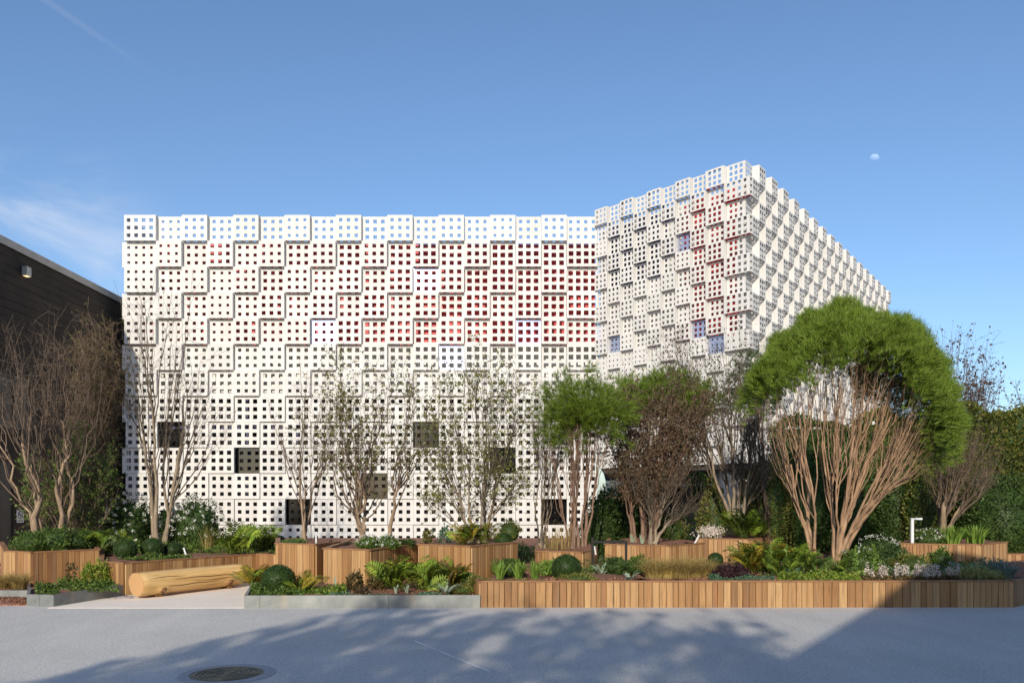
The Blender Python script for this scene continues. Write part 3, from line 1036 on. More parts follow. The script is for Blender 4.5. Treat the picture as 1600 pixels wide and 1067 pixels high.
pP1 = [xy(10, 14.65), xy(50, 14.3), xy(153, 15.1), xy(148, 17.6), xy(2, 17.6)]
planter('tall timber planter with dense green shrubs at the far left', pP1, [0, 1, 2, 4], .65, .03)
pP2 = [xy(157, 13.8), xy(195, 13.4), xy(400, 15.6), xy(433, 15.4), xy(433, 20.5), xy(163, 20.5)]
planter('long low timber planter right behind the log bench', pP2, [0, 1, 2, 5], .53, .03)
pP3 = [xy(434, 14.6), xy(492, 14.3), xy(528, 15.2), xy(526, 16.6), xy(434, 16.6)]
planter('tallest narrow timber planter right of the log, thin tree with white stake in it', pP3, [0, 1, 4], .79, .02, amp=.03)
pP4 = [xy(509, 13.7), xy(577, 13.3), xy(650, 14.9), xy(640, 16.5), xy(547, 16.5)]
planter('timber planter with white flowering plants behind the big fern', pP4, [0, 1, 4], .755, .02, amp=.03)
pP5 = [xy(657, 13.3), xy(735, 12.75), xy(806, 13.9), xy(800, 16), xy(666, 16)]
planter('tall timber planter with orange tinged ferns between steel bed and front planter', pP5, [0, 1, 4], .845, .02)
pP6 = [xy(843, 15.1), xy(908, 14.8), xy(930, 15.5), xy(935, 17.5), xy(838, 17.5)]
planter('small timber planter with thin-stemmed pine, behind the clipped ball', pP6, [0, 1, 4], .62, .0, amp=.04)
pP7 = [xy(948, 15.9), xy(1046, 15.4), xy(1097, 16.3), xy(1092, 18.4), xy(952, 18.4)]
planter('timber planter with red-brown soil mound under the maroon tree', pP7, [0, 1, 4], .70, .0, amp=.04)
pP8 = [xy(1091, 16.9), xy(1168, 16.6), xy(1205, 17.4), xy(1200, 19.5), xy(1097, 19.5)]
planter('timber planter with pale pink flowers, right of the maroon tree', pP8, [0, 1, 4], .765, .0, amp=.04)
pP9 = [xy(1408, 16.4), xy(1475, 16.1), xy(1531, 16.0), xy(1571, 16.9), xy(1560, 18.8), xy(1412, 18.8)]
planter('timber planter with lime green blades in front of the right hedge', pP9, [0, 1, 2], .69, .02)
pPa = [xy(1574, 17.2), xy(1720, 17.0), xy(1720, 18.5), xy(1574, 18.5)]
planter('low pale timber planter edge at the far right below the hedge', pPa, [0], .42, .02)
pF = [xy(740, 12.6), xy(752, 11.93), xy(1580, 11.95), xy(1660, 13.3), xy(1680, 16.2), xy(812, 15.9), xy(812, 14.1)]
planter('very long low timber planter along the front right of the plaza', pF, [0, 1, 2], .375, .025, w0=.1, amp=.025)


# ------------------------------------------------------------------ low zinc planters
def steel_bed(label, poly, edges, z1, panels, name='steel_planter'):
    o = Vector((*poly[0], 0))
    e = tag(empty(name, o), label, 'planter', 'low steel planters')
    for i in edges:
        p0, p1 = Vector((*poly[i], 0)), Vector((*poly[(i + 1) % len(poly)], 0))
        d = p1 - p0; L = d.length; d.normalize(); an = math.atan2(d.y, d.x)
        cuts = panels.get(i, [0, 1])
        for a_, b_ in zip(cuts[:-1], cuts[1:]):
            mb = MB(); mb.box(.002, (b_ - a_) * L - .002, -.004, .012, 0, z1)
            mb.box(.002, (b_ - a_) * L - .002, .012, .04, z1 - .006, z1)
            q = p0 + d * (a_ * L)
            link('panel', mb.mesh('panel', M['planter_steel']), e, q - o, (0, 0, an))
    ins = [(p[0] * .9985 + poly[0][0] * .0015, p[1]) for p in poly]
    V, q, V2 = soil_mesh(poly, z1 - .025, RNG, .012)
    link('soil', mesh_np('soil', np.concatenate([V, V2]), [q, np.arange(len(V2))[None] + len(V)], M['soil']), e, -o)
    return e


pS = [xy(382, 11.80), xy(750.5, 11.86), xy(728, 12.8), xy(650, 15), xy(430, 15.2), xy(394, 13.7)]
steel_bed('long low steel planter in the middle, full of ferns and ground cover', pS, [0, 5], .19, {0: [0, .065, .61, 1.0]})
pLS = [xy(42, 12.04), xy(84, 11.97), xy(193, 13.38), xy(157, 13.9), xy(62, 14.0), xy(45, 13.0)]
steel_bed('small angled steel planter with leafy ground cover left of the log', pLS, [0, 1, 5], .18, {0: [0, .48, 1]})
pFL = [xy(-90, 13.05), xy(47, 13.05), xy(47, 14.4), xy(-90, 14.4)]
steel_bed('steel bed edge with dry grass at the far left corner', pFL, [0, 1], .125, {})

# ------------------------------------------------------------------ log bench
la, lb = Vector((*xy(213, 12.95), 0)), Vector((*xy(374, 14.75), 0))
ax = (lb - la); LL = ax.length; ax.normalize()
bench = tag(empty('log_bench', la), 'peeled yellow log lying as a bench on the pale path', 'bench')
bench.rotation_euler = (0, 0, math.atan2(ax.y, ax.x))
nr, ns = 36, 40
rr = np.random.default_rng(5)
ph = np.linspace(0, 2 * np.pi, nr, endpoint=False); xs = np.linspace(0, LL, ns)
X, A_ = np.meshgrid(xs, ph, indexing='ij')
R = .205 + .006 * np.sin(A_ * 2 + X * .7) + .004 * np.sin(A_ * 5 + X * 2) + .0035 * np.sin(A_ * 11 + 1.3 * X)
R *= 1 - .03 * X / LL
R[0] -= .012; R[-1] -= .012
for kx, ka in ((.36, -2.55), (1.72, -2.6)):
    R += .035 * np.exp(-((X - kx) / .09) ** 2 - ((np.angle(np.exp(1j * (A_ - ka)))) / .28) ** 2)
fl = np.maximum(0, np.cos(A_ - np.pi / 2) - .82)           # a flattened sitting face
Yl = R * np.cos(A_); Zl = np.minimum(R * np.sin(A_), .178) + .235
V = np.stack([X, Yl, Zl], -1).reshape(-1, 3)
i = np.arange(ns - 1)[:, None]; j = np.arange(nr)[None]; j2 = (j + 1) % nr
q = np.stack([i * nr + j, i * nr + j2, (i + 1) * nr + j2, (i + 1) * nr + j], -1).reshape(-1, 4)
link('trunk', mesh_np('log', V, q, M['log_wood'], True), bench)
for nm, row, xo in (('end_face', 0, -.002), ('end_face', ns - 1, .002)):
    ring = V.reshape(ns, nr, 3)[row].copy(); ring[:, 0] += xo
    ring = np.concatenate([ring, ring.mean(0, keepdims=True)])
    tri = np.stack([np.arange(nr), (np.arange(nr) + 1) % nr, np.full(nr, nr)], 1)
    link(nm, mesh_np('end_face', ring, tri, M['log_end']), bench)
for kx, ka in ((.36, -2.55), (1.72, -2.6)):
    mb = MB(); mb.lathe([(0.0, -.004), (.016, .0), (.026, .012), (.042, .012), (.062, -.014)], 14)
    kn = link('knot', mb.mesh('knot', M['log_knot']), bench)
    nd = Vector((0, math.cos(ka), math.sin(ka)))
    kn.location = Vector((kx, 0, .235)) + nd * .236
    kn.rotation_euler = nd.to_track_quat('Z', 'Y').to_euler()
for k_, (x0_, x1_, ka) in enumerate(((.15, 1.5, -2.85), (.5, 2.0, 2.95), (.9, 2.15, -3.05), (.05, .8, 2.7))):
    n_ = 24; xx = np.linspace(x0_, x1_, n_); an = ka + .03 * np.sin(xx * 4 + k_) + .02 * np.sin(xx * 11)
    rad = (.205 + .006 * np.sin(an * 2 + xx * .7) + .004 * np.sin(an * 5 + xx * 2) + .0035 * np.sin(an * 11 + 1.3 * xx)) * (1 - .03 * xx / LL) + .0025; wd = .034 * np.sin(np.linspace(0.05, np.pi - .05, n_))
    P0 = np.stack([xx, rad * np.cos(an - wd), rad * np.sin(an - wd) + .235], 1); P1 = np.stack([xx, rad * np.cos(an + wd), rad * np.sin(an + wd) + .235], 1)
    VV = np.concatenate([P0, P1]); ii = np.arange(n_ - 1)
    link('crack', mesh_np('crack', VV, np.stack([ii, ii + 1, ii + 1 + n_, ii + n_], 1), M['log_crack']), bench)
for fx in (.28, LL - .35):
    mb = MB(); mb.box(fx, fx + .1, -.12, .12, .012, .06)
    link('foot', mb.mesh('foot', M['log_knot']), bench)

# ------------------------------------------------------------------ manhole cover
mh = tag(empty('manhole_cover', (*xy(355, 7.36), 0)), 'round iron manhole cover with ring pattern set in the plaza', 'manhole cover')
mb = MB(); mb.lathe([(.43, .001), (.425, .007), (.33, .008), (.328, -.004)], 56)
link('surround', mb.mesh('surround', M['manhole_ring']), mh)
mb = MB(); mb.lathe([(.322, -.004), (.32, .004), (.305, .004), (.304, .0045), (0.0, .0045)], 56)
link('cover', mb.mesh('cover', M['manhole_iron']), mh)
for k_ in range(6):
    r_ = .285 - k_ * .042
    mb = MB()
    mb.lathe([(r_, .0046), (r_ - .002, .0125), (r_ - .018, .0125), (r_ - .02, .0046)], 48)
    link('raised_ring', mb.mesh('raised_ring', M['manhole_iron']), mh)
mb = MB(); mb.lathe([(.035, .0046), (.033, .014), (0, .014)], 16)
link('boss', mb.mesh('boss', M['manhole_iron']), mh)

# ------------------------------------------------------------------ small fittings in the beds
def bollard(px_, d_, z_, h_, label, mat='black_metal', w=.05, tilt=(0, 0, 0), name='bollard_light', cat='light'):
    e = tag(empty(name, (*xy(px_, d_), z_)), label, cat, 'small garden lights')
    e.rotation_euler = tilt
    mb = MB(); mb.lathe([(0, 0), (w * .5, 0), (w * .5, h_ * .8), (0, h_ * .8)], 10)
    link('post', mb.mesh('post', M[mat]), e)
    mb = MB(); mb.lathe([(w * .35, h_ * .8), (w * .35, h_ * .86), (w * .62, h_ * .87), (w * .62, h_), (0, h_)], 10)
    link('head', mb.mesh('head', M[mat]), e)
    return e


bollard(97, 15.4, .6, .22, 'short black bollard light among shrubs in the far left planter', w=.07)
bollard(292, 15.6, .47, .2, 'white spike light leaning beside the log bench planter', 'white_metal', .035, (0, math.radians(-18), 0))
bollard(494, 14.6, .74, .2, 'white upright spike light in the tallest narrow planter', 'white_metal', .03)
bollard(1085, 16.2, .70, .2, 'white tilted spike light beside pale pink flowers', 'white_metal', .035, (0, math.radians(28), 0))
bollard(931, 15.3, .55, .16, 'short white spike light beside the black railing', 'white_metal', .03, (0, math.radians(-10), 0))
rl = tag(empty('black_railing', (*xy(926, 14.4), .36)), 'black steel post with handrail behind the clipped ball', 'railing')
mb = MB(); mb.box(-.022, .022, -.022, .022, 0, .56)
link('post', mb.mesh('post', M['black_metal']), rl)
mb = MB(); mb.box(.023, .62, -.018, .018, .46, .50)
link('rail', mb.mesh('rail', M['black_metal']), rl)
mb = MB(); mb.box(.58, .62, -.02, .02, 0, .459)
link('post', mb.mesh('post', M['black_metal']), rl)
fl_ = tag(empty('angled_lamp', (*xy(1425, 16.6), .6)), 'white right-angled garden lamp among white flowers at the right', 'lamp')
mb = MB(); mb.box(-.028, .028, -.025, .025, 0, .58)
link('post', mb.mesh('post', M['white_metal']), fl_)
mb = MB(); mb.box(-.028, .20, -.03, .03, .581, .62)
link('arm', mb.mesh('arm', M['white_metal']), fl_)

# the day moon
mo = sky_dir(1366, 249) * 2500
me = bpy.data.meshes.new('moon')
uu, vv = 32, 18
V = [(math.cos(2 * math.pi * a_ / uu) * math.sin(math.pi * b_ / vv), math.sin(2 * math.pi * a_ / uu) * math.sin(math.pi * b_ / vv), math.cos(math.pi * b_ / vv)) for b_ in range(vv + 1) for a_ in range(uu)]
Fc = [(b_ * uu + a_, b_ * uu + (a_ + 1) % uu, (b_ + 1) * uu + (a_ + 1) % uu, (b_ + 1) * uu + a_) for b_ in range(vv) for a_ in range(uu)]
me = mesh_np('moon', np.array(V) * 13.0, np.array(Fc)[:, ::-1], M['sign_white'], True)
k = Mat('moon_light')
geo = k.n.new('ShaderNodeNewGeometry')
dt = k.n.new('ShaderNodeVectorMath'); dt.operation = 'DOT_PRODUCT'; k.l.new(geo.outputs['Normal'], dt.inputs[0]); dt.inputs[1].default_value = Vector((-.1, -.72, .68)).normalized()  # sunlit side of the moon is put into its emission by surface direction
em = k.n.new('ShaderNodeEmission'); tp = k.n.new('ShaderNodeBsdfTransparent'); ad = k.n.new('ShaderNodeAddShader')
mr = k.n.new('ShaderNodeMapRange'); k.l.new(dt.outputs['Value'], mr.inputs[0])
for i_, q_ in enumerate((.15, 1.0, 0.0, .42)): mr.inputs[i_ + 1].default_value = q_
mul = k.math('MULTIPLY', mr.outputs[0], k.math('ADD', k.math('MULTIPLY', k.noise(k.coord('Object', (.1, .1, .1)), 2.2, 3), 1.2), .1))
k.l.new(mul, em.inputs['Strength']); em.inputs['Color'].default_value = (.9, .93, 1, 1)
# front side only, so the far half of the sphere adds nothing
bf = k.n.new('ShaderNodeMixShader'); k.l.new(geo.outputs['Backfacing'], bf.inputs[0])
k.l.new(em.outputs[0], ad.inputs[0]); k.l.new(tp.outputs[0], ad.inputs[1])
k.l.new(ad.outputs[0], bf.inputs[1]); k.l.new(tp.outputs[0], bf.inputs[2])
k.l.new(bf.outputs[0], k.n['Material Output'].inputs[0])
me.materials.clear(); me.materials.append(k.m)
tag(link('moon', me, None, mo + Vector((0, 0, EYE))), 'pale half moon high in the blue sky at the right', 'moon', kind='structure')

# ------------------------------------------------------------------ trees
def seed(n): return np.random.default_rng(n)


def wood_tree(name, label, base, targets, rng, bark, leaf=None, nleaf=1.0, L=.05, W=.026, group='garden trees', lspread=.9, **kw):
    V, Fc, tips, dirs = ctree(base, targets, rng, **kw)
    leaves = None
    if leaf:
        n = int(len(tips) * nleaf)
        i = rng.integers(0, len(tips), n)
        leaves = leaf_geo(tips[i] + rng.normal(size=(n, 3)) * .025, L, W, rng, dirs[i], lspread)
    return tree(name, label, base, V, Fc, bark, leaves, leaf, group)


def B(px_, d_, z_): return (*xy(px_, d_), z_)


g = seed(11)
# left pair of pale stems by the dark wall
T = np.concatenate([ell(g, 30, -30, 570, 16.0, 75, 85, 1.0), ell(g, 28, 45, 560, 16.0, 55, 85, .9)])
wood_tree('multi_stem_tree', 'pale two-stemmed bare tree leaning out of the left edge', B(64, 16.2, .58), T, g, 'bark_pale', None, k1=3, k2=6, r0=.052, spread=.1, frac1=.62, twig=0.0040, ntwig=5, twl=.34, lift=.35, jit=.12, twr=1.9)
T = ell(g, 60, 108, 565, 16.6, 70, 100, .9)
wood_tree('multi_stem_tree', 'pale bare tree with reddish twigs second from the left edge', B(95, 16.6, .58), T, g, 'bark_pale', 'leaf_brown', .4, .03, .016, k1=2, k2=10, r0=.05, spread=.06, twig=0.0038, ntwig=6, twl=.34, lift=.5, jit=.12, twr=1.9)
T = np.concatenate([ell(g, 120, 152, 570, 18.3, 40, 105, .9), ell(g, 90, 135, 720, 18.3, 50, 110, 1.0)])
wood_tree('twiggy_thicket', 'dense brown twiggy thicket against the dark building corner', B(142, 18.4, .3), T, g, 'twig_brown', 'leaf_bronze', 4.5, .04, .022, k1=9, k2=6, r0=.02, spread=.5, twig=0.0045, ntwig=9, twl=.3, lift=.6, twr=2.2)
T = np.concatenate([ell(g, 190, 130, 745, 17.6, 60, 95, .6), ell(g, 60, 60, 760, 18.0, 40, 70, .5)])
wood_tree('evergreen_shrub', 'tall loose green shrub behind the left planter shrubs', B(128, 17.7, .3), T, g, 'twig_brown', 'leaf_green', 3.2, .062, .034, k1=9, k2=5, r0=.02, spread=.4, ntwig=3, twl=.25)
T = np.concatenate([ell(g, 62, 255, 540, 18.4, 85, 128, 1.3), ell(g, 34, 285, 620, 18.4, 110, 90, 1.2)])
wood_tree('multi_stem_tree', 'tall bare vase-shaped tree in front of the left end of the white facade', B(251, 18.4, .5), T, g, 'bark_grey', 'leaf_olive', .08, .03, .016, k1=6, k2=6, r0=.05, spread=.16, frac1=.66, twig=0.0046, ntwig=4, twl=.42, lift=.65, jit=.045)
T = np.concatenate([ell(g, 60, 478, 660, 15.4, 62, 100, .8)])
wood_tree('multi_stem_tree', 'slim pale two-stemmed bare tree in the tallest planter', B(474, 15.4, .76), T, g, 'bark_pale', 'leaf_olive', .5, .03, .016, k1=3, k2=5, r0=.032, spread=.08, twig=0.0034, ntwig=3, twl=.25, lift=.55)
T = np.concatenate([ell(g, 115, 588, 640, 15.0, 130, 102, 1.1)])
wood_tree('multi_stem_tree', 'spreading pale tree with sparse olive leaves left of centre', B(583, 15.0, .73), T, g, 'bark_pale', 'leaf_olive', 4.2, .05, .024, k1=4, k2=8, r0=.05, bases=[B(571, 15.0, .73), B(602, 14.9, .73)], twig=0.0040, ntwig=4, twl=.32, lift=.2, jit=.12, frac1=.5, twr=1.6)
T = np.concatenate([ell(g, 120, 750, 650, 14.7, 104, 135, 1.0), ell(g, 60, 735, 750, 14.6, 95, 60, .8)])
wood_tree('multi_stem_tree', 'dense upright many-stemmed tree with small olive leaves at centre', B(745, 14.6, .82), T, g, 'bark_grey', 'leaf_olive', 3.6, .05, .024, k1=11, k2=5, r0=.027, spread=.22, twig=0.0037, ntwig=4, twl=.3, lift=.6, jit=.05)
T = ell(g, 130, 860, 640, 16.8, 45, 85, .7)
wood_tree('multi_stem_tree', 'thin bare sapling between the centre tree and the bright pine', B(842, 16.8, .5), T, g, 'bark_grey', 'leaf_olive', .6, .032, .016, k1=5, k2=5, r0=.022, spread=.15, twig=0.0034, ntwig=3, twl=.25, lift=.5)


def umbrella_pine(name, label, base, rng, cpx, cpy, d, rx, rz, ry, limit, ntuft, k1, k2, r0, ntarget, mat, bark='bark_pine', thick=.2, L=.12, W=.005, nn=14, bases=None, spread=.15, ntwig=1, frac1=.62, lump=.05, lower=None):
    """stems fan out to an umbrella of needle tufts; limit(u) says where on the dome needles grow"""
    c = np.array(at(cpx, cpy, d)); s = d / F; sc = np.array([rx * s, ry, rz * s])
    u = rand_dirs(rng, ntarget * 6); u = u[limit(u)][:ntarget]
    T = c + u * sc * rng.uniform(1 - thick * 1.2, 1 - thick * .5, (len(u), 1))
    if lower is not None: T = np.concatenate([T, lower])
    V, Fc, tips, dirs = ctree(base, T, rng, k1=k1, k2=k2, r0=r0, bases=bases, spread=spread, frac1=frac1, twig=.004, ntwig=ntwig, twl=.22, lift=.45, jit=.05)
    u = rand_dirs(rng, ntuft * 8); u = u[limit(u)][:ntuft]
    # clumps: lobes of the outline
    lob = rand_dirs(rng, 120)
    dist = np.arccos(np.clip((u @ lob.T).max(1), -1, 1))
    keep = rng.uniform(0, 1, len(u)) < .30 + .75 * np.exp(-(dist / .15) ** 2)
    u, dist = u[keep], dist[keep]
    bulge = 1 + lump * np.cos(np.clip(dist / .17, 0, 1) * math.pi)
    dep_ = rng.uniform(0, 1, (len(u), 1)) ** 1.5; dep_ = np.where(rng.uniform(0, 1, (len(u), 1)) < .12, dep_ * 2.0, dep_)
    r = (1 - thick * dep_) * bulge[:, None] + rng.normal(size=(len(u), 1)) * .012
    P = c + u * sc * r
    NV, NF = needle_tufts(P, unit(u * [1, 1, .8] + [0, 0, .55]), rng, nn, L, W)
    return tree(name, label, base, V, Fc, bark, (NV, NF), mat, 'umbrella pines')


g = seed(23)


def lim_big(u):
    # needles hang lower on the right, higher at front and back
    az = u[:, 0] / np.maximum(np.hypot(u[:, 0], u[:, 1]), 1e-6)
    th = np.where(az > 0, .70 - .78 * np.clip(az, 0, 1) ** 1.5, .70 - .30 * np.clip(-az, 0, 1) ** 1.5)
    return u[:, 2] > th + .09 * np.sin(u[:, 0] * 17 + u[:, 1] * 5) + .07 * np.sin(u[:, 1] * 31 + 2) + np.random.default_rng(5).normal(size=len(u)) * .05


low = np.concatenate([ell(g, 34, 1400, 660, 14.3, 45, 50, .6), ell(g, 26, 1225, 620, 14.3, 50, 60, .7), ell(g, 26, 1320, 600, 14.3, 80, 50, .8)])
umbrella_pine('umbrella_pine', 'large umbrella pine with pinkish fanned stems and arching green crown at right', B(1285, 14.3, .36), g, 1322, 690, 14.3, 165, 212, 1.5, lim_big, 15000, 11, 8, .046, 190, 'needle', thick=.18, L=.15, W=.0045, nn=13, bases=[B(1276, 14.25, .34), B(1291, 14.3, .34), B(1299, 14.35, .34), B(1287, 14.4, .34), B(1304, 14.4, .34)], ntwig=2, lower=low, frac1=.62, lump=.04)


def lim_mid(u): return u[:, 2] > -.18 - .5 * np.clip(-u[:, 0], 0, 1) + .35 * np.sin(u[:, 0] * 7 + u[:, 1] * 9) + .2 * np.sin(u[:, 0] * 19)


low = ell(g, 30, 880, 690, 16.0, 40, 35, .5)
umbrella_pine('umbrella_pine', 'small bright green pine on thin reddish stems left of the maroon tree', B(902, 16.2, .62), g, 915, 660, 16.2, 80, 78, .9, lim_mid, 4200, 8, 5, .036, 120, 'needle_bright', 'bark_red', thick=.75, L=.14, W=.0042, nn=12, spread=.28, lower=low, lump=.2)


def lim_back(u): return u[:, 2] > .05 + .1 * np.sin(u[:, 0] * 13)


umbrella_pine('umbrella_pine', 'dark green rounded pine behind the maroon leaved tree', B(1012, 18.3, .6), g, 1035, 652, 18.4, 92, 74, 1.0, lim_back, 4600, 7, 5, .05, 130, 'needle', 'bark_red', thick=.5, lump=.14, L=.14, W=.005, nn=12)
low = ell(g, 20, 1170, 600, 18.8, 30, 40, .4)
umbrella_pine('umbrella_pine', 'dark narrow pine half hidden behind the left side of the large pine', B(1205, 18.9, .4), g, 1175, 620, 18.9, 45, 75, .7, lambda u: u[:, 2] > -.35 + .2 * np.sin(u[:, 0] * 9), 1500, 5, 4, .04, 70, 'needle_dark', 'bark_dark', thick=.7, L=.13, W=.005, nn=12, lower=low)

g = seed(31)
T = np.concatenate([ell(g, 250, 1028, 660, 17.0, 92, 85, 1.0), ell(g, 50, 1000, 740, 17.0, 60, 40, .7)])
wood_tree('maroon_tree', 'dense twiggy tree with tiny maroon leaves in the middle of the garden', B(1012, 17.1, .68), T, g, 'bark_red', 'leaf_maroon', 6.0, .05, .03, k1=10, k2=7, r0=.042, bases=[B(990, 17.1, .68), B(1004, 17.2, .68), B(1014, 17.1, .68), B(1018, 17.0, .68)], twig=0.0038, ntwig=4, twl=.26, lift=.6)
T = np.concatenate([ell(g, 60, 1065, 770, 16.5, 60, 35, .7), ell(g, 50, 1030, 730, 16.5, 60, 40, .6)])
wood_tree('crooked_tree', 'crooked pale bare small tree leaning in front of the maroon tree', B(1020, 16.5, .68), T, g, 'bark_grey', 'leaf_brown', .35, .035, .02, k1=3, k2=6, r0=.05, spread=.05, twig=0.0036, ntwig=3, twl=.22, lift=.6, jit=.1)
T = np.concatenate([ell(g, 170, 1140, 580, 18.0, 80, 85, 1.0), ell(g, 110, 1170, 690, 18.0, 65, 60, .8), ell(g, 70, 1050, 550, 18.2, 50, 55, .7)])
wood_tree('grey_tree', 'grey-stemmed tree with sparse dark leaves between maroon tree and large pine', B(1152, 17.8, .72), T, g, 'bark_grey', 'leaf_brown', .75, .05, .03, k1=7, k2=6, r0=.052, spread=.1, twig=0.0040, ntwig=3, twl=.3, lift=.5)
g = seed(41)
T = np.concatenate([ell(g, 150, 1490, 565, 22.5, 66, 78, 1.2), ell(g, 40, 1540, 600, 22.5, 28, 45, .7)])
wood_tree('sparse_tree', 'tall sparse dark leaved tree rising above the right hedge against the sky', B(1487, 22.6, .28), T, g, 'bark_dark', 'leaf_brown', .7, .085, .055, k1=6, k2=6, r0=.06, spread=.05, twig=0.0048, ntwig=3, twl=.35, lift=.8)
T = ell(g, 60, 1625, 615, 21.5, 60, 45, .9)
wood_tree('sparse_tree', 'dark leaved branch tips of a tree cut by the right edge', B(1690, 21.6, .28), T, g, 'bark_dark', 'leaf_brown', .7, .08, .05, k1=4, k2=5, r0=.05, spread=.05, twig=0.0048, ntwig=3, twl=.3, lift=.5)
T = np.concatenate([ell(g, 170, 1510, 715, 17.3, 58, 68, .9)])
wood_tree('crooked_tree', 'crooked mossy tree with brown twigs in front of the right hedge', B(1468, 17.2, .66), T, g, 'bark_pale', 'leaf_bronze', .5, .035, .02, k1=3, k2=8, r0=.07, spread=.04, twig=0.0038, ntwig=4, twl=.26, lift=.55, jit=.09)

# behind the viewer: the trees whose shade dapples the plaza
g = seed(52)


def ground_at(px_, py_):
    d_ = EYE * F / (py_ - HY)
    return np.array([(px_ - HX) * d_ / F, d_])


def shade_tree(label, base_xy, pts, rng, leafmul, L_, k1, r0):
    by = base_xy[1]
    out_ = []
    for gx, gy in pts:
        h_ = (gy - by - rng.uniform(-.7, .7)) * TE / math.cos(SUN_AZ)
        c_ = caster(gx, gy, h_); out_.append(c_[:])
    T = np.array(out_)
    wood_tree('rear_tree', label, (base_xy[0], by, 0), T, rng, 'bark_grey', 'leaf_green', leafmul, L_, L_ * .55, group='trees behind the viewer', k1=k1, k2=6, r0=r0, spread=.1, twig=0.0056, ntwig=2, twl=.3, lift=.5)


pts = []
ea, eb = ground_at(20, 1067), ground_at(560, 951)
dirv = (eb - ea) / np.linalg.norm(eb - ea); per = np.array([dirv[1], -dirv[0]])
while len(pts) < 620:
    u_, v_ = g.uniform(-1.5, 6.6), g.uniform(0, 4.3)
    st = math.sin(v_ * 5.2 + .35 * u_ + 1.0) + .55 * math.sin(v_ * 11.3 - .5 * u_) + .35 * math.sin(u_ * 2.3 + v_ * 3)
    if st < -.45 + .25 * v_ / 4.3 and v_ > .3: continue
    if v_ > 3.1 and g.random() < .45: continue
    p = ea + dirv * u_ + per * v_
    if u_ > 5.6 and g.random() < .6: continue
    pts.append(p)
shade_tree('broad leafy tree behind the viewer shading the middle of the plaza', (-5.4, -9.0), pts, g, 9, .12, 7, .10)
pts = [ground_at(1110 + a_, 1000 + b_) for a_, b_ in zip(g.normal(size=120) * 45, g.normal(size=120) * 17)]
pts += [ground_at(930 + a_, 990 + b_) for a_, b_ in zip(g.normal(size=60) * 50, g.normal(size=60) * 14)]
shade_tree('smaller leafy tree behind the viewer shading the right of the plaza', (.6, -11.0), pts, g, 4.0, .15, 5, .06)


# ------------------------------------------------------------------ hedges and evergreen masses
def hedge(name, label, boxes, mat, n, L, W, rng, group=None, cat='hedge', inner='leaf_dark'):
    """clipped mass: an uneven leafy skin round a dark core; boxes = (px0, px1, py_top, d0, depth, z0)"""
    px0, px1, pyt, d0, dep, z0 = boxes
    x0_, x1_ = xy(px0, d0)[0], xy(px1, d0)[0]; zt_ = zpx(pyt, d0)
    o = Vector(((x0_ + x1_) / 2, d0 + dep / 2, z0))
    e = tag(empty(name, o), label, cat, group)
    w_, h_ = x1_ - x0_, zt_ - z0
    nf = int(n * .62); nt = int(n * .22); nl = n - nf - nt
    P = np.concatenate([
        np.stack([rng.uniform(0, w_, nf), rng.normal(size=nf) * .05, rng.uniform(0, h_, nf)], 1),
        np.stack([rng.uniform(0, w_, nt), rng.uniform(0, dep, nt), h_ + rng.normal(size=nt) * .05], 1),
        np.stack([rng.normal(size=nl) * .05, rng.uniform(0, dep, nl), rng.uniform(0, h_, nl)], 1)])
    ax_ = np.concatenate([np.tile([0, -1, .35], (nf, 1)), np.tile([0, -.2, 1], (nt, 1)), np.tile([-1, -.2, .3], (nl, 1))])
    bump = .10 * np.sin(P[:, 0] * 2.6 + P[:, 2] * 1.9) + .07 * np.sin(P[:, 0] * 6.1 - P[:, 2] * 4.3 + 1) + .05 * np.sin(P[:, 2] * 9.0 + P[:, 0] * 3)
    P = P + ax_ * bump[:, None]
    LV, LF = leaf_geo(P, L, W, rng, ax_, .9)
    off_ = np.array([x0_, d0, z0]) - np.array(o)
    link('foliage', mesh_np('foliage', LV + off_, LF, M[mat]), e)
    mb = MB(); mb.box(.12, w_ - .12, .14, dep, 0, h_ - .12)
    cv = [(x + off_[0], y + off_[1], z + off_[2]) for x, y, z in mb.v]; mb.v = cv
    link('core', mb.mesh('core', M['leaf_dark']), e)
    return e


g = seed(61)
hedge('clipped_hedge', 'tall clipped olive green hedge filling the right edge', (1482, 1740, 641, 19.6, 1.4, .2), 'leaf_hedge', 30000, .085, .05, g)
hedge('clipped_hedge', 'dark clipped hedge behind the stems of the large pine', (1222, 1350, 662, 20.6, 1.2, .2), 'leaf_dark', 13000, .08, .045, g)
hedge('clipped_hedge', 'green hedge block right of the large pine stems', (1352, 1478, 655, 20.2, 1.2, .2), 'leaf_hedge', 12000, .08, .045, g)


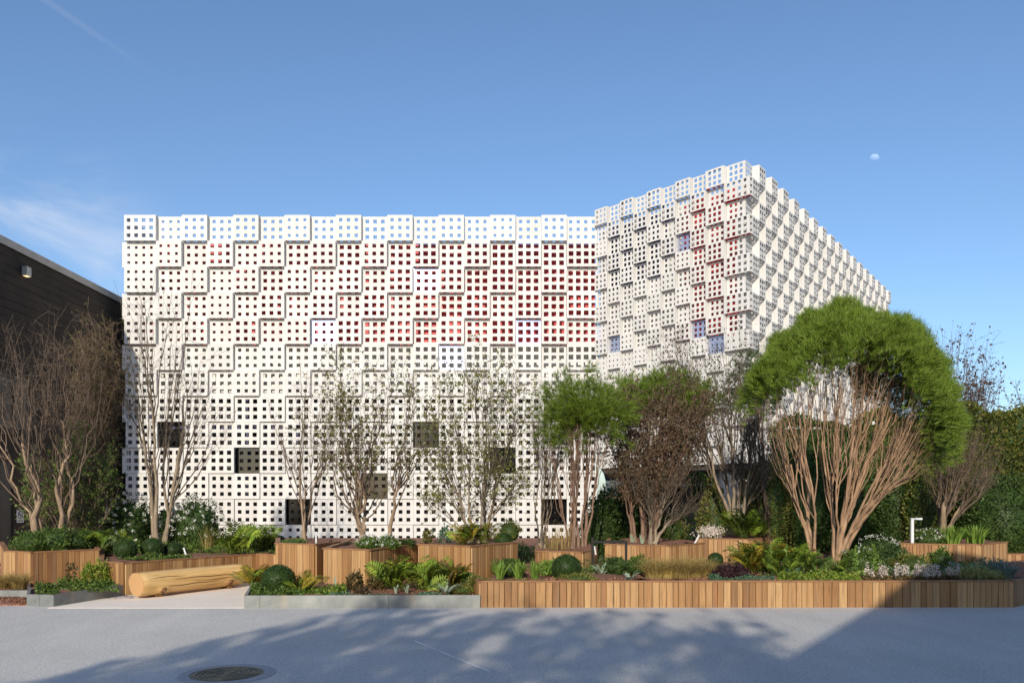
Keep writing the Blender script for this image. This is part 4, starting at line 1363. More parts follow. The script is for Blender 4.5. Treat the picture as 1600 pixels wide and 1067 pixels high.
def dome(name, label, loc, rx, rz, mat, n, L, W, rng, group=None, cat='shrub', ry=None, zc=.45, shell=.75, lump=.12, bottom=-.55, up=.4, core=True, flowers=None):
    """rounded leafy shrub: loc is the base point"""
    ry = ry or rx
    u = rand_dirs(rng, int(n * 1.5)); u = u[u[:, 2] > bottom][:n]
    lob = rand_dirs(rng, 26)
    dd = np.arccos(np.clip((u @ lob.T).max(1), -1, 1))
    r = rng.uniform(shell, 1, (len(u), 1)) * (1 + lump * np.cos(np.clip(dd / .42, 0, 1) * math.pi))[:, None]
    H_ = rz
    P = u * r * [rx, ry, H_ * (1 - zc)] + [0, 0, H_ * zc]
    P[:, 2] = np.maximum(P[:, 2], .01)
    LV, LF = leaf_geo(P, L, W, rng, unit(u + [0, 0, up]), .8)
    e = tag(empty(name, loc), label, cat, group)
    link('foliage', mesh_np('foliage', LV, LF, M[mat]), e)
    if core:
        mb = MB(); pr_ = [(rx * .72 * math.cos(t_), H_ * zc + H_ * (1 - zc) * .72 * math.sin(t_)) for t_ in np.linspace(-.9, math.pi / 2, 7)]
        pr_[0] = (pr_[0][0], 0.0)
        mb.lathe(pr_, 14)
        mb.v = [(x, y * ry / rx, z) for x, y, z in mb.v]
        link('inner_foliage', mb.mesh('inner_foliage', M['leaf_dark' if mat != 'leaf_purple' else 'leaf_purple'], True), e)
    if flowers:
        fm, nf, fr, per_, ftop = flowers
        u = rand_dirs(rng, nf * 6); u = u[(u[:, 2] > ftop) & (u[:, 1] < .5)][:nf]
        Pc = u * 1.03 * [rx, ry, H_ * (1 - zc)] + [0, 0, H_ * zc]
        q = np.repeat(Pc, per_, 0) + rand_dirs(rng, len(Pc) * per_) * fr
        FV, FF = leaf_geo(q, fr * .9, fr * .8, rng, None)
        tag(link('flowers', mesh_np('flowers', FV, FF, M[fm]), e), kind='stuff')
    return e


g = seed(71)
# big evergreen masses behind
for px_, d_, w_, h_, mat, n, lab in (
        (1400, 19.4, .55, 2.6, 'leaf_dark', 5000, 'dark conical clipped evergreen right of the large pine stems'),
        (1255, 19.6, .8, 2.9, 'leaf_dark', 6500, 'broad dark evergreen shrub behind the left stems of the large pine'),
        (1330, 19.8, .8, 2.9, 'leaf_dark', 6500, 'dark glossy evergreen between the large pine stems'),
        (1440, 19.0, .6, 2.2, 'leaf_hedge', 4500, 'olive green shrub left of the crooked mossy tree'),
        (1560, 18.9, 1.0, 2.1, 'leaf_dark', 8000, 'wide dark green yew mass low against the right hedge'),
        (1195, 19.4, .75, 2.5, 'leaf_olive', 5500, 'loose olive shrub right of the grey-stemmed tree'),
        (1115, 18.7, .4, 1.9, 'leaf_olive', 2600, 'narrow olive shrub left of the grey-stemmed tree'),
        (985, 19.6, .95, 1.9, 'leaf_dark', 6000, 'dark evergreen shrub in the shade behind the maroon tree'),
        (940, 19.0, .55, 1.5, 'leaf_dark', 3500, 'dark shrub behind the thin stems of the bright pine')):
    dome('evergreen_shrub', lab, (*xy(px_, d_), .25), w_, h_, mat, n, .075, .042, g, 'evergreen shrubs behind the garden', shell=.8, zc=.35)
# cloud-pruned conifer under the overhang
cp = tag(empty('cloud_pruned_conifer', (*xy(1092, 20.3), .25)), 'dark cloud-pruned conifer with stacked pads under the white overhang', 'tree')
for i_, (dx_, z_, r_) in enumerate(((0, .5, .42), (-.12, 1.0, .4), (.15, 1.42, .36), (-.05, 1.82, .30))):
    u = rand_dirs(g, 1500)
    P = u * [r_, r_, .22] * g.uniform(.85, 1.03, (1500, 1)) + [dx_, 0, z_]
    LV, LF = leaf_geo(P, .05, .028, g, u, .7)
    link('pad', mesh_np('pad', LV, LF, M['leaf_dark']), cp)
V_, F_ = tubes(bez(np.zeros((1, 3)), np.array([[.2, 0, .9]]), np.array([[-.05, 0, 1.8]]), 8, g), np.full((1, 8), .045), 6)
link('trunk', mesh_np('trunk', V_, F_, M['bark_dark'], True), cp)

# ------------------------------------------------------------------ clipped box balls
u = rand_dirs(g, 5200); u = u[u[:, 2] > -.8]
LV, LF = leaf_geo(u * g.uniform(.93, 1.03, (len(u), 1)), .085, .055, g, u, 1.1)
BALL = mesh_np('ball_foliage', LV, LF, M['leaf_box'])
mb = MB(); mb.lathe([(.93 * math.cos(t_), .93 * math.sin(t_)) for t_ in np.linspace(-1.2, math.pi / 2, 9)], 20)
BCORE = mb.mesh('ball_core', M['leaf_box'], True)
for px_, py0, py1, d_, lab in (
        (435, 882, 930, 12.5, 'clipped dark box ball in the steel bed right of the log'),
        (885, 866, 909, 12.8, 'clipped dark box ball in the long front planter'),
        (196, 842, 874, 15.2, 'clipped box ball above the left corner of the log planter'),
        (238, 840, 872, 15.6, 'clipped box ball in front of the vase-shaped tree stems'),
        (271, 846, 872, 15.9, 'smaller shaded box ball right of the vase-shaped tree stems'),
        (434, 836, 862, 17.3, 'clipped box ball behind the tallest narrow planter'),
        (786, 832, 858, 14.9, 'small grey-green box ball at the right end of the orange fern planter'),
        (1118, 863, 885, 13.6, 'low olive box ball behind the purple leaved mound'),
        (972, 843, 860, 17.0, 'small box ball on the soil left of the maroon tree')):
    r_ = (py1 - py0) / 2 * d_ / F
    p = at(px_, (py0 + py1) / 2, d_)
    e = tag(empty('box_ball', p - Vector((0, 0, r_))), lab, 'shrub', 'clipped box balls')
    e.rotation_euler = (0, 0, g.uniform(0, 6))
    link('foliage', BALL, e, (0, 0, r_), None, (r_ * 1.08, r_ * 1.08, r_))
    link('inner_foliage', BCORE, e, (0, 0, r_), None, (r_ * 1.08, r_ * 1.08, r_))


# ------------------------------------------------------------------ ferns: every frond is a part
def frond_mesh(mat, rng, droop=.5, np_=13, wid=.2):
    pts = []
    t = np.linspace(0, 1, np_ + 2)
    x = t * (1 - .12 * t * droop); z = .9 * droop * t - (.95 * droop) * t ** 2.2 + .35 * t
    V, Fc = [], []
    for i_ in range(1, np_ + 2):
        w_ = wid * math.sin(math.pi * min(1, .12 + .88 * (1 - t[i_]) ** .75)) * (1.05 if i_ > 1 else .5)
        for s_ in (-1, 1):
            b_ = len(V); ln_ = .055
            jz = rng.uniform(-.02, .02)
            V += [(x[i_] - .03, 0, z[i_]), (x[i_] - .005, s_ * w_ * .5, z[i_] + .03 + jz), (x[i_] + .06, s_ * w_ * 1.1, z[i_] - .03 + jz), (x[i_] + .055, s_ * w_ * .4, z[i_] + .0 + jz)]
            Fc.append((b_, b_ + 1, b_ + 2, b_ + 3))
    for i_ in range(np_ + 1):
        b_ = len(V)
        V += [(x[i_], -.006, z[i_]), (x[i_], .006, z[i_]), (x[i_ + 1], .004, z[i_ + 1]), (x[i_ + 1], -.004, z[i_ + 1])]
        Fc.append((b_, b_ + 1, b_ + 2, b_ + 3))
    return mesh_np('frond', np.array(V), np.array(Fc), M[mat])


FR = {m_: [frond_mesh(m_, g, d_) for d_ in (.35, .6, .9)] for m_ in ('leaf_fern', 'leaf_orange', 'leaf_lime', 'leaf_bronze', 'leaf_green')}


def fern(label, loc, size, n, mats, rng, up=.35, group='ferns in the beds', name='fern'):
    e = tag(empty(name, loc), label, 'fern', group)
    for i_ in range(int(n * 1.6)):
        m_ = FR[mats[rng.integers(len(mats))]][rng.integers(3)]
        s_ = size * rng.uniform(.6, 1.1)
        link('frond', m_, e, (rng.normal() * .07, rng.normal() * .07, rng.uniform(0, .08)), (rng.normal() * .6, -rng.uniform(0.1, 1.05) * up * 2.2 - .12, i_ * 2.4 + rng.uniform(-.4, .4)), (s_, s_, s_))
    return e


for px_, d_, z_, s_, n_, mats, lab in (
        (618, 12.75, .16, .52, 30, ['leaf_fern', 'leaf_lime'], 'large yellow-green fern left of the two in the steel bed'),
        (662, 12.65, .16, .55, 30, ['leaf_fern', 'leaf_fern', 'leaf_lime'], 'large green fern in the middle of the steel bed'),
        (702, 12.6, .16, .42, 20, ['leaf_fern', 'leaf_bronze', 'leaf_orange'], 'bronze tipped fern in front of the orange fern planter'),
        (396, 13.7, .1, .40, 22, ['leaf_lime', 'leaf_orange'], 'lime and orange fern at the right end of the log bench'),
        (372, 16.3, .5, .62, 26, ['leaf_lime', 'leaf_fern'], 'bright lime fern on the long planter above the log'),
        (412, 16.9, .5, .55, 20, ['leaf_lime', 'leaf_fern'], 'bright lime fern next to the ball behind the tallest planter'),
        (725, 13.4, .82, .36, 24, ['leaf_lime', 'leaf_orange'], 'lime fern with orange tips at the planter corner below the centre tree'),
        (750, 13.6, .82, .38, 26, ['leaf_orange', 'leaf_lime'], 'orange fern right below the centre tree'),
        (1168, 13.5, .35, .46, 26, ['leaf_fern', 'leaf_orange'], 'golden green fern behind the purple leaved mound'),
        (1200, 14.0, .35, .56, 28, ['leaf_fern', 'leaf_lime', 'leaf_orange'], 'tall golden fern left of the large pine stems'),
        (1245, 13.9, .35, .52, 26, ['leaf_lime', 'leaf_fern'], 'lime fern touching the leftmost stem of the large pine'),
        (1222, 13.1, .35, .36, 18, ['leaf_lime', 'leaf_fern'], 'short lime fern in front of the tall golden fern'),
        (1268, 13.3, .35, .40, 18, ['leaf_fern', 'leaf_green'], 'green fern in front of the foot of the large pine'),
        (1180, 14.3, .35, .50, 20, ['leaf_orange', 'leaf_fern'], 'golden fern against the pink flower planter'),
        (1160, 17.0, .75, .60, 26, ['leaf_lime', 'leaf_green'], 'bright green fern at the foot of the grey-stemmed tree'),
        (1185, 17.2, .75, .50, 20, ['leaf_green', 'leaf_lime'], 'green fern on the right end of the pink flower planter'),
        (165, 16.0, .55, .50, 22, ['leaf_lime', 'leaf_green'], 'lime fern between the far left planter and the box balls'),
        (140, 15.9, .6, .46, 22, ['leaf_green', 'leaf_lime'], 'green fern at the right end of the far left planter'),
        (480, 12.5, .16, .30, 20, ['leaf_orange', 'leaf_lime'], 'small yellow fern right of the box ball in the steel bed'),
        (1320, 13.0, .35, .30, 16, ['leaf_lime', 'leaf_green'], 'small green fern right below the large pine trunk')):
    fern(lab, (*xy(px_, d_), z_), s_, n_, mats, g)


# ------------------------------------------------------------------ grasses and blade clumps
def tuft_mesh(mat, rng, n=160, h=1.0, w=.012, lean=.5, base=.12, droop=.25):
    a_ = rng.uniform(0, 2 * math.pi, n); r_ = base * np.sqrt(rng.uniform(0, 1, n))
    b0 = np.stack([r_ * np.cos(a_), r_ * np.sin(a_), np.zeros(n)], 1)
    hh = h * rng.uniform(.55, 1.05, n)
    le = lean * rng.uniform(.1, 1, n)
    dx = np.stack([np.cos(a_ + rng.normal(size=n) * .5), np.sin(a_ + rng.normal(size=n) * .5), np.zeros(n)], 1)
    V, m_ = [], 5
    t = np.linspace(0, 1, m_)
    side = np.stack([-dx[:, 1], dx[:, 0], np.zeros(n)], 1)
    spin = unit(side + rng.normal(size=(n, 3)) * .6)
    P = b0[:, None] + dx[:, None] * (le[:, None] * hh[:, None] * t[None] ** 1.7)[..., None] + np.array([0, 0, 1.0]) * (hh[:, None] * (t[None] - droop * le[:, None] * t[None] ** 3))[..., None]
    ww = w * np.array([.7, 1, .9, .6, .08])
    Lf = P - spin[:, None] * ww[None, :, None]; Rt = P + spin[:, None] * ww[None, :, None]
    V = np.stack([Lf, Rt], 2).reshape(-1, 3)
    i_ = np.arange(n)[:, None] * m_ * 2; j_ = np.arange(m_ - 1)[None] * 2
    Fc = np.stack([i_ + j_, i_ + j_ + 1, i_ + j_ + 3, i_ + j_ + 2], -1).reshape(-1, 4)
    return mesh_np('blades', V, Fc, M[mat])


TF = {'gold': tuft_mesh('grass_gold', g, 560, 1, .0085, .95, .34, .5), 'pale': tuft_mesh('grass_pale', g, 420, 1, .010, 1.5, .3, .75),
      'blade': tuft_mesh('blade_green', g, 70, 1, .030, .55, .14, .35), 'lime': tuft_mesh('blade_green', g, 150, 1, .028, .6, .3, .2),
      'blue': tuft_mesh('leaf_blue', g, 90, 1, .028, .85, .2, .3), 'straw': tuft_mesh('grass_gold', g, 60, 1, .006, .5, .25, .1), 'sprout': tuft_mesh('leaf_silver', g, 9, 1, .09, .4, .12, .1)}


def tuft(kind, label, loc, h_, group, cat='grass', wx=1.0):
    o = link({'gold': 'grass_tuft', 'pale': 'grass_tuft', 'blade': 'blade_clump', 'lime': 'blade_clump', 'blue': 'blade_clump', 'straw': 'dry_stems', 'sprout': 'bulb_sprout'}[kind], TF[kind], None, loc, (0, 0, g.uniform(0, 6)), (h_ * wx, h_ * wx, h_))
    return tag(o, label, cat, group)


for px_, lab in ((1022, 'golden grass tuft, first from the left in the row in the front planter'), (1043, 'golden grass tuft, second from the left in the front planter row'), (1064, 'golden grass tuft in the middle of the front planter row'),
                 (1084, 'golden grass tuft, fourth from the left in the front planter row'), (1104, 'golden grass tuft, last of the row beside the purple mound')):
    tuft('gold', lab, (*xy(px_ + g.uniform(-3, 3), 12.85 + g.uniform(-.15, .15)), .35), .42 * g.uniform(.85, 1.12), 'golden grasses in the front planter', wx=.95)
for px_, lab in ((4, 'dry grass tuft cut by the left edge on the steel bed'), (30, 'dry grass tuft against the far left timber planter')):
    tuft('gold', lab, (*xy(px_, 13.5), .1), .36, 'dry grasses at the far left', wx=.9)
for px_, d_, lab in ((781, 12.45, 'green blade clump at the left end of the long front planter'), (811, 12.55, 'green blade clump second from the left in the front planter'), (836, 12.5, 'green blade clump just left of the clipped ball')):
    tuft('blade', lab, (*xy(px_, d_), .34), .34, 'green blade clumps in the front planter', 'plant')
for px_, lab in ((1487, 'lime blade clump, left of the two in the right planter'), (1524, 'lime blade clump, right of the two in the right planter')):
    tuft('lime', lab, (*xy(px_, 16.8), .66), .44, 'lime blade clumps', 'plant', wx=1.1)
tuft('pale', 'low pale straw grass mound at the right end of the front planter', (*xy(1528, 12.45), .35), .36, 'pale grass mounds', wx=1.0)
tuft('pale', 'second pale grass mound nearer the white flowers in front planter', (*xy(1505, 12.6), .35), .30, 'pale grass mounds', wx=1.0)
tuft('blue', 'blue-grey spiky clump behind the pale grass mound', (*xy(1553, 13.3), .35), .36, 'blue-grey spiky clumps', 'plant')
tuft('blue', 'blue-grey spiky clump at the shaded right corner of the planter', (*xy(1577, 12.6), .35), .30, 'blue-grey spiky clumps', 'plant')
tuft('straw', 'dry straw stems beside the dark mirror panel behind the ball', (*xy(862, 15.9), .6), .55, 'dry stems', 'plant')
tuft('straw', 'dry straw stems left of the thin reddish pine stems', (*xy(880, 16.1), .6), .6, 'dry stems', 'plant')
tuft('straw', 'grey dry stems below the vase-shaped tree on the right', (*xy(325, 17.2), .5), .6, 'dry stems', 'plant')
for px_, d_, z_, lab in ((619, 12.25, .16, 'pale bulb sprout, left one below the large ferns'), (636, 12.3, .16, 'pale bulb sprout, right one below the large ferns'), (988, 16.6, .7, 'lime sprout at the foot of the maroon tree, left'), (1003, 16.4, .7, 'lime sprout at the foot of the maroon tree, right')):
    tuft('sprout', lab, (*xy(px_, d_), z_), .16 if z_ < .5 else .22, 'sprouts in bare soil', 'plant')


# ------------------------------------------------------------------ rosettes: every big leaf is a part
def blade_leaf(mat, wid, curl):
    n_ = 7; t = np.linspace(0, 1, n_)
    x = t; z = .75 * t - curl * t ** 2
    w_ = wid * np.sin(np.pi * (.1 + .9 * t) ** .9) + .004
    V = np.concatenate([np.stack([x, -w_, z + w_ * .35], 1), np.stack([x, 0 * w_, z], 1), np.stack([x, w_, z + w_ * .35], 1)])
    i_ = np.arange(n_ - 1)
    Fc = np.concatenate([np.stack([i_, i_ + 1, i_ + 1 + n_, i_ + n_], 1), np.stack([i_ + n_, i_ + 1 + n_, i_ + 1 + 2 * n_, i_ + 2 * n_], 1)])
    return mesh_np('leaf', V, Fc, M[mat], True)


LB = {'silver': [blade_leaf('leaf_silver', .13, c_) for c_ in (.2, .5, .8)], 'green': [blade_leaf('leaf_bluegreen', .2, c_) for c_ in (.3, .6, .9)], 'strap': [blade_leaf('leaf_silver', .065, c_) for c_ in (.1, .35, .6)]}


def rosette(label, loc, size, n, kind, rng, steep=.5):
    e = tag(empty('rosette_plant', loc), label, 'plant', 'large leaved rosettes')
    for i_ in range(n):
        s_ = size * rng.uniform(.65, 1.1)
        link('leaf', LB[kind][rng.integers(3)], e, (0, 0, 0), (rng.normal() * .2, -rng.uniform(-.2, steep), i_ * 2.4 + rng.uniform(-.3, .3)), (s_, s_, s_))


for px_, d_, z_, s_, n_, kd, lab in (
        (697, 12.15, .16, .30, 13, 'strap', 'silver strap leaved rosette at the right of the steel bed'),
        (524, 12.45, .16, .26, 14, 'strap', 'grey-green spiky rosette in the middle of the steel bed'),
        (985, 12.35, .35, .22, 9, 'silver', 'silver leaved rosette left of the golden grass row'),
        (938, 13.2, .35, .24, 10, 'silver', 'silver rosette behind the black railing post'),
        (1402, 13.0, .35, .26, 10, 'silver', 'silver woolly rosette between the white flower clumps'),
        (1420, 12.9, .35, .28, 9, 'silver', 'silver woolly rosette behind the largest white flower clump'),
        (1488, 13.2, .35, .34, 14, 'green', 'broad blue-green leaves left of the pale grass mound'),
        (1515, 13.4, .35, .36, 12, 'green', 'broad blue-green leaves below the right planter corner'),
        (1240, 12.9, .35, .22, 10, 'green', 'broad green leaved rosette at the foot of the lime fern')):
    rosette(lab, (*xy(px_, d_), z_), s_, n_, kd, g)
# tall leafy flower spikes
for px_, d_, h_, lab in ((1205, 13.2, .55, 'tall green flower spike in front of the golden fern'), (1229, 13.3, .50, 'tall green flower spike in front of the lime fern'), (1337, 13.2, .50, 'tall green flower spike right of the large pine trunk'), (1365, 12.8, .55, 'tall green flower spike among the white flowers')):
    e = tag(empty('flower_spike', (*xy(px_, d_), .34)), lab, 'plant', 'tall green spikes')
    n_ = 60; t = g.uniform(.08, 1, n_); a_ = g.uniform(0, 6.3, n_)
    dr = np.stack([np.cos(a_), np.sin(a_), np.full(n_, .5)], 1)
    P = np.stack([np.zeros(n_), np.zeros(n_), t * h_], 1) + dr * (.045 * (1.15 - t))[:, None]
    LV, LF = leaf_geo(P, .075, .028, g, dr, .3)
    link('leaves', mesh_np('leaves', LV, LF, M['blade_green']), e)
    V_, F_ = tubes(np.stack([np.zeros(5), np.zeros(5), np.linspace(0, h_, 5)], 1)[None], np.full((1, 5), .008), 5)
    link('stem', mesh_np('stem', V_, F_, M['blade_green']), e)

# ------------------------------------------------------------------ leafy shrubs and flowering plants
g = seed(83)
WF = ('petal_white', 85, .036, 16, -.3)
for px_, d_, z_, rx, h_, mat, n_, L_, fl_s, lab in (
        (52, 15.2, .6, .42, .45, 'leaf_green', 2600, .05, None, 'dense green shrub on the left corner of the far left planter'),
        (85, 15.4, .6, .40, .52, 'leaf_green', 2600, .05, None, 'taller green shrub right of the far left corner shrub'),
        (118, 15.7, .6, .38, .40, 'leaf_dark', 2200, .05, None, 'dark green shrub behind the black bollard light'),
        (205, 18.6, .5, .62, 1.25, 'leaf_dark', 4200, .065, WF, 'white flowering shrub left of the vase-shaped tree'),
        (308, 18.7, .5, .60, 1.20, 'leaf_dark', 4200, .065, WF, 'white flowering shrub right of the vase-shaped tree'),
        (262, 19.3, .5, .50, 1.0, 'leaf_dark', 3000, .065, ('petal_white', 22, .05, 22, -.1), 'white flowering shrub behind the vase-shaped tree stems'),
        (180, 19.5, .4, .45, .9, 'leaf_green', 2600, .06, ('petal_white', 14, .05, 22, -.1), 'small white flowering shrub at the corner of the white facade'),
        (575, 13.95, .73, .22, .26, 'leaf_green', 1500, .04, ('petal_white', 60, .018, 7, -.1), 'low white flowering plant on the left of its timber planter'),
        (606, 14.0, .73, .22, .26, 'leaf_green', 1500, .04, ('petal_white', 60, .018, 7, -.1), 'low white flowering plant below the spreading pale tree'),
        (634, 14.7, .73, .20, .16, 'leaf_dark', 1100, .04, None, 'low dark green mat right of the white flowering plants'),
        (460, 14.9, .76, .28, .12, 'leaf_green', 900, .035, None, 'thin green mat on top of the tallest planter'),
        (668, 14.0, .82, .12, .30, 'leaf_olive', 260, .05, None, 'small leafy seedling at the left end of the orange fern planter'),
        (695, 14.0, .82, .14, .36, 'leaf_bluegreen', 320, .05, ('petal_white', 10, .015, 6, 0), 'grey-leaved seedling left of the orange ferns'),
        (796, 15.3, .82, .25, .42, 'leaf_olive', 1400, .035, None, 'grey-olive wispy shrub at the right end of the orange fern planter'),
        (798, 13.0, .34, .30, .36, 'leaf_green', 2400, .045, None, 'round green shrub behind the blade clumps in the front planter'),
        (862, 13.3, .34, .20, .28, 'blade_green', 900, .06, None, 'green leafy plant touching the left of the clipped ball'),
        (962, 13.4, .34, .30, .34, 'leaf_dark', 2200, .045, None, 'dark green bush behind the silver rosette'),
        (995, 13.5, .34, .28, .34, 'leaf_green', 2000, .045, None, 'bronze green bush left of the golden grass row'),
        (1128, 12.75, .34, .24, .22, 'leaf_purple', 1500, .05, None, 'dark purple leaved mound in the front planter, left half'),
        (1153, 12.85, .34, .22, .22, 'leaf_purple', 1400, .05, None, 'dark purple leaved mound in the front planter, right half'),
        (1345, 14.2, .34, .38, .42, 'leaf_green', 2400, .05, ('petal_white', 8, .025, 8, .5), 'green bush just right of the large pine trunk'),
        (1385, 14.6, .34, .42, .48, 'leaf_dark', 2600, .05, None, 'dark green bush below the conical evergreen'),
        (1425, 14.0, .34, .36, .34, 'leaf_hedge', 2200, .045, None, 'olive cushion bush behind the white flower clumps'),
        (1370, 16.5, .30, .55, .55, 'leaf_dark', 3000, .05, ('petal_white', 26, .03, 8, .55), 'dark bush topped with flat white flowers behind the pine'),
        (1450, 16.9, .62, .34, .36, 'leaf_green', 2000, .05, ('petal_white', 40, .022, 8, 0), 'white flowering plant at the left of the right planter'),
        (1470, 14.6, .34, .22, .40, 'leaf_green', 1000, .06, None, 'loose green plant in front of the right planter'),
        (555, 12.6, .15, .17, .34, 'leaf_bronze', 620, .055, None, 'bronze leaved shrublet left of the large ferns'),
        (588, 12.7, .15, .17, .28, 'leaf_bronze', 560, .055, None, 'second bronze leaved shrublet beside the large ferns'),
        (566, 12.2, .15, .12, .12, 'leaf_maroon', 320, .05, None, 'small maroon plant spilling over the steel edge'),
        (722, 12.35, .15, .24, .15, 'leaf_olive', 1200, .04, None, 'olive mat plant at the right end of the steel bed'),
        (742, 12.3, .3, .14, .14, 'leaf_olive', 600, .04, None, 'olive mat plant on the left end of the front planter'),
        (730, 12.7, .16, .16, .32, 'leaf_green', 800, .05, None, 'green plant squeezed below the orange fern planter corner'),
        (138, 13.4, .16, .13, .42, 'leaf_lime', 900, .04, None, 'upright lime shrublet in the angled steel planter, left one'),
        (158, 13.5, .16, .14, .46, 'leaf_lime', 900, .04, None, 'upright lime shrublet in the angled steel planter, right one'),
        (112, 13.5, .16, .10, .48, 'leaf_bronze', 160, .05, None, 'thin dark seedling in front of the far left timber planter'),
        (176, 13.6, .16, .12, .34, 'leaf_orange', 260, .045, None, 'yellowish seedling in the corner by the log planter'),
        (1108, 17.1, .74, .20, .22, 'leaf_green', 700, .05, None, 'leafy base of the pale pink flowers'),
        (1050, 18.6, .55, .40, .75, 'leaf_olive', 1800, .055, None, 'olive shrub behind the crooked small tree'),
        (902, 12.5, .34, .34, .12, 'leaf_olive', 1800, .035, None, 'low olive mat in front of the clipped ball')):
    dome('flowering_shrub' if fl_s else 'leafy_shrub', lab, (*xy(px_, d_), z_), rx, h_, mat, n_, L_, L_ * .55, g, 'leafy plants in the beds', 'plant', shell=.55, lump=.2, zc=.35, core=rx > .2, flowers=fl_s, up=.6)

# clumps of pale flower spikes
for px_, d_, w_, n_, lab in ((1343 + 16, 12.35, .10, 10, 'pale flower clump, leftmost of the row in the front planter'), (1379, 12.3, .14, 16, 'pale flower clump, second from the left in the row'), (1408, 12.3, .17, 22, 'pale flower clump below the silver woolly rosette'),
                             (1440, 12.35, .20, 32, 'largest pale flower clump in the front planter'), (1462, 12.3, .10, 10, 'small pale flower clump right of the largest one'), (1488, 12.35, .13, 16, 'pale flower clump next to the pale grass mound')):
    e = tag(empty('pale_flower_clump', (*xy(px_, d_), .34)), lab, 'flowers', 'pale flower clumps in the front planter')
    a_ = g.uniform(0, 6.3, n_); r_ = .7 * w_ * np.sqrt(g.uniform(0, 1, n_))
    hh = g.uniform(.14, .30, n_)
    ps, st_ = [], []
    for q_ in range(n_):
        c_ = np.array([r_[q_] * math.cos(a_[q_]), r_[q_] * math.sin(a_[q_]), 0])
        t = g.uniform(.45, 1, 26)
        ps.append(c_ + np.stack([np.zeros(26), np.zeros(26), t * hh[q_]], 1) + g.normal(size=(26, 3)) * .011)
        st_.append(np.stack([c_ + [0, 0, 0], c_ + [0, 0, hh[q_] * .5], c_ + [0, 0, hh[q_]]]))
    FV, FF = leaf_geo(np.concatenate(ps), .022, .018, g)
    tag(link('flowers', mesh_np('flowers', FV, FF, M['petal_pink']), e), kind='stuff')
    V_, F_ = tubes(np.array(st_), np.full((n_, 3), .004), 3)
    link('stems', mesh_np('stems', V_, F_, M['leaf_bronze']), e)
    u = rand_dirs(g, 300) * [w_ * 1.15, w_ * 1.15, .06] * g.uniform(.4, 1, (300, 1)) + [0, 0, .05]
    LV, LF = leaf_geo(u, .04, .02, g)
    link('foliage', mesh_np('foliage', LV, LF, M['leaf_bronze']), e)
e = tag(empty('pale_flower_clump', (*xy(1110, 16.95), .80)), 'pale pink flower clump on the planter right of the maroon tree', 'flowers')
P = g.normal(size=(900, 3)) * [.13, .1, .06] + [0, 0, .12]
FV, FF = leaf_geo(P, .03, .02, g, np.tile([0, 0, 1.0], (900, 1)), .6)
tag(link('flowers', mesh_np('flowers', FV, FF, M['petal_pink']), e), kind='stuff')

# ------------------------------------------------------------------ ground cover, mulch and gravel
def cover(name, label, polys, mat, n, L, z, zs, rng, lump=9.0):
    """creeping leaves inside px/depth boxes, gathered in patches"""
    Ps = []
    for (px0, px1, d0, d1, wgt) in polys:
        m_ = int(n * wgt)
        d_ = rng.uniform(d0, d1, m_); x = (rng.uniform(px0, px1, m_) - HX) * d_ / F
        f_ = np.sin(x * lump) + np.sin(d_ * lump * 1.3 + 1) + np.sin((x + d_) * lump * .6) + rng.normal(size=m_) * .5
        k_ = f_ > -.6
        hgt = zs * np.clip((f_ + .6) / 3, 0.05, 1)
        Ps.append(np.stack([x, d_, z + hgt * rng.uniform(.2, 1, m_)], 1)[k_])
    P = np.concatenate(Ps)
    LV, LF = leaf_geo(P, L, L * .6, rng, np.tile([0, -.3, 1.0], (len(P), 1)), 1.1)
    c_ = P.mean(0); c_[2] = z
    o = link(name, mesh_np(name, LV - c_, LF, M[mat]), None, c_)
    return tag(o, label, 'ground cover', None, 'stuff')


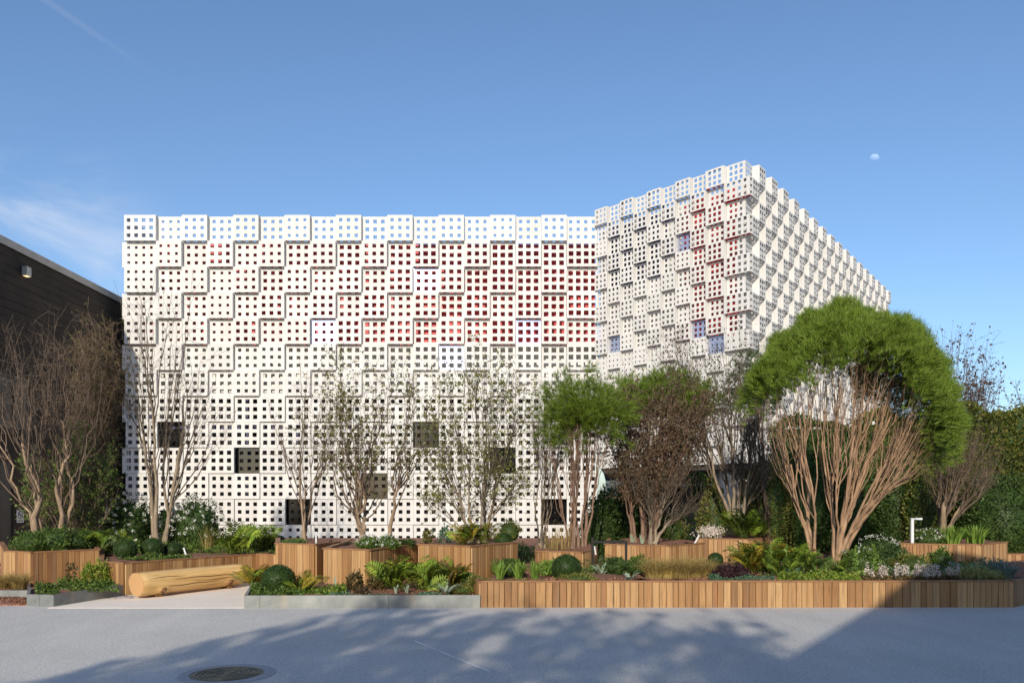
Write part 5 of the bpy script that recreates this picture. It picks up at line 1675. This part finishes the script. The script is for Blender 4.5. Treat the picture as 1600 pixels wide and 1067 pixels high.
g = seed(97)
cover('ground_cover', 'leafy green ground cover in the angled steel planter', [(56, 92, 12.15, 13.2, .5), (90, 185, 12.6, 13.6, .6)], 'leaf_green', 4200, .05, .15, .17, g)
cover('ground_cover', 'leafy green ground cover along the steel bed beside the box ball', [(392, 512, 11.9, 12.7, 1.0), (400, 470, 12.6, 13.4, .4)], 'leaf_green', 3800, .05, .15, .17, g)
cover('ground_cover', 'low green ground cover along the middle of the steel bed', [(512, 720, 11.92, 12.2, 1.0)], 'leaf_bluegreen', 2200, .045, .15, .08, g)
cover('ground_cover', 'yellow-green ground cover behind the steel bed edge', [(455, 540, 12.1, 12.8, 1.0)], 'leaf_fern', 1800, .05, .15, .16, g)
cover('ground_cover', 'low green ground cover below the box balls on the log planter', [(185, 300, 14.6, 15.5, 1.0)], 'leaf_green', 3600, .05, .5, .10, g)
cover('ground_cover', 'mixed low greenery on the long planter behind the log', [(290, 432, 16.2, 19.5, .6), (165, 330, 16.0, 20, .9)], 'leaf_green', 9000, .055, .5, .22, g)
cover('ground_cover', 'blue-green creeping cover below the purple leaved mound', [(1108, 1210, 12.2, 12.6, 1.0)], 'leaf_bluegreen', 3600, .04, .345, .12, g)
cover('ground_cover', 'green creeping cover in front of the large pine trunk', [(1215, 1345, 12.15, 13.0, 1.0)], 'leaf_fern', 3600, .05, .345, .14, g)
cover('ground_cover', 'dark green low cover below the box ball on the left of the front planter', [(755, 850, 12.15, 12.4, .5)], 'leaf_olive', 1500, .035, .345, .06, g)
cover('ground_cover', 'dark undergrowth between the timber planters and the white facade', [(440, 640, 16.8, 22, .5), (640, 950, 16.6, 22, .6), (950, 1215, 18.5, 21, .5), (120, 440, 20.6, 24, .5)], 'leaf_dark', 16000, .07, .28, .25, g)
cover('ground_cover', 'mixed green undergrowth filling the back of the front planter', [(830, 1130, 13.4, 14.6, .35), (1130, 1580, 12.9, 15.2, .9)], 'leaf_green', 9000, .05, .345, .2, g, 6.0)
cover('ground_cover', 'olive low plants among the pale flowers of the front planter', [(1290, 1570, 12.3, 13.0, 1.0)], 'leaf_olive', 2600, .04, .345, .09, g, 7.0)
cover('mulch', 'scattered bark mulch on the planter soil', [(760, 1570, 12.02, 12.6, 1.0), (800, 1560, 12.6, 14.5, .8)], 'mulch', 7000, .035, .352, .03, g)
cover('mulch', 'scattered bark mulch in the steel bed', [(520, 740, 11.95, 12.8, 1.0)], 'mulch', 2600, .03, .165, .02, g)
cover('mulch', 'red gravel chips at the far left edge', [(-60, 45, 12.1, 12.95, 1.0)], 'mulch', 2600, .035, .02, .015, g)
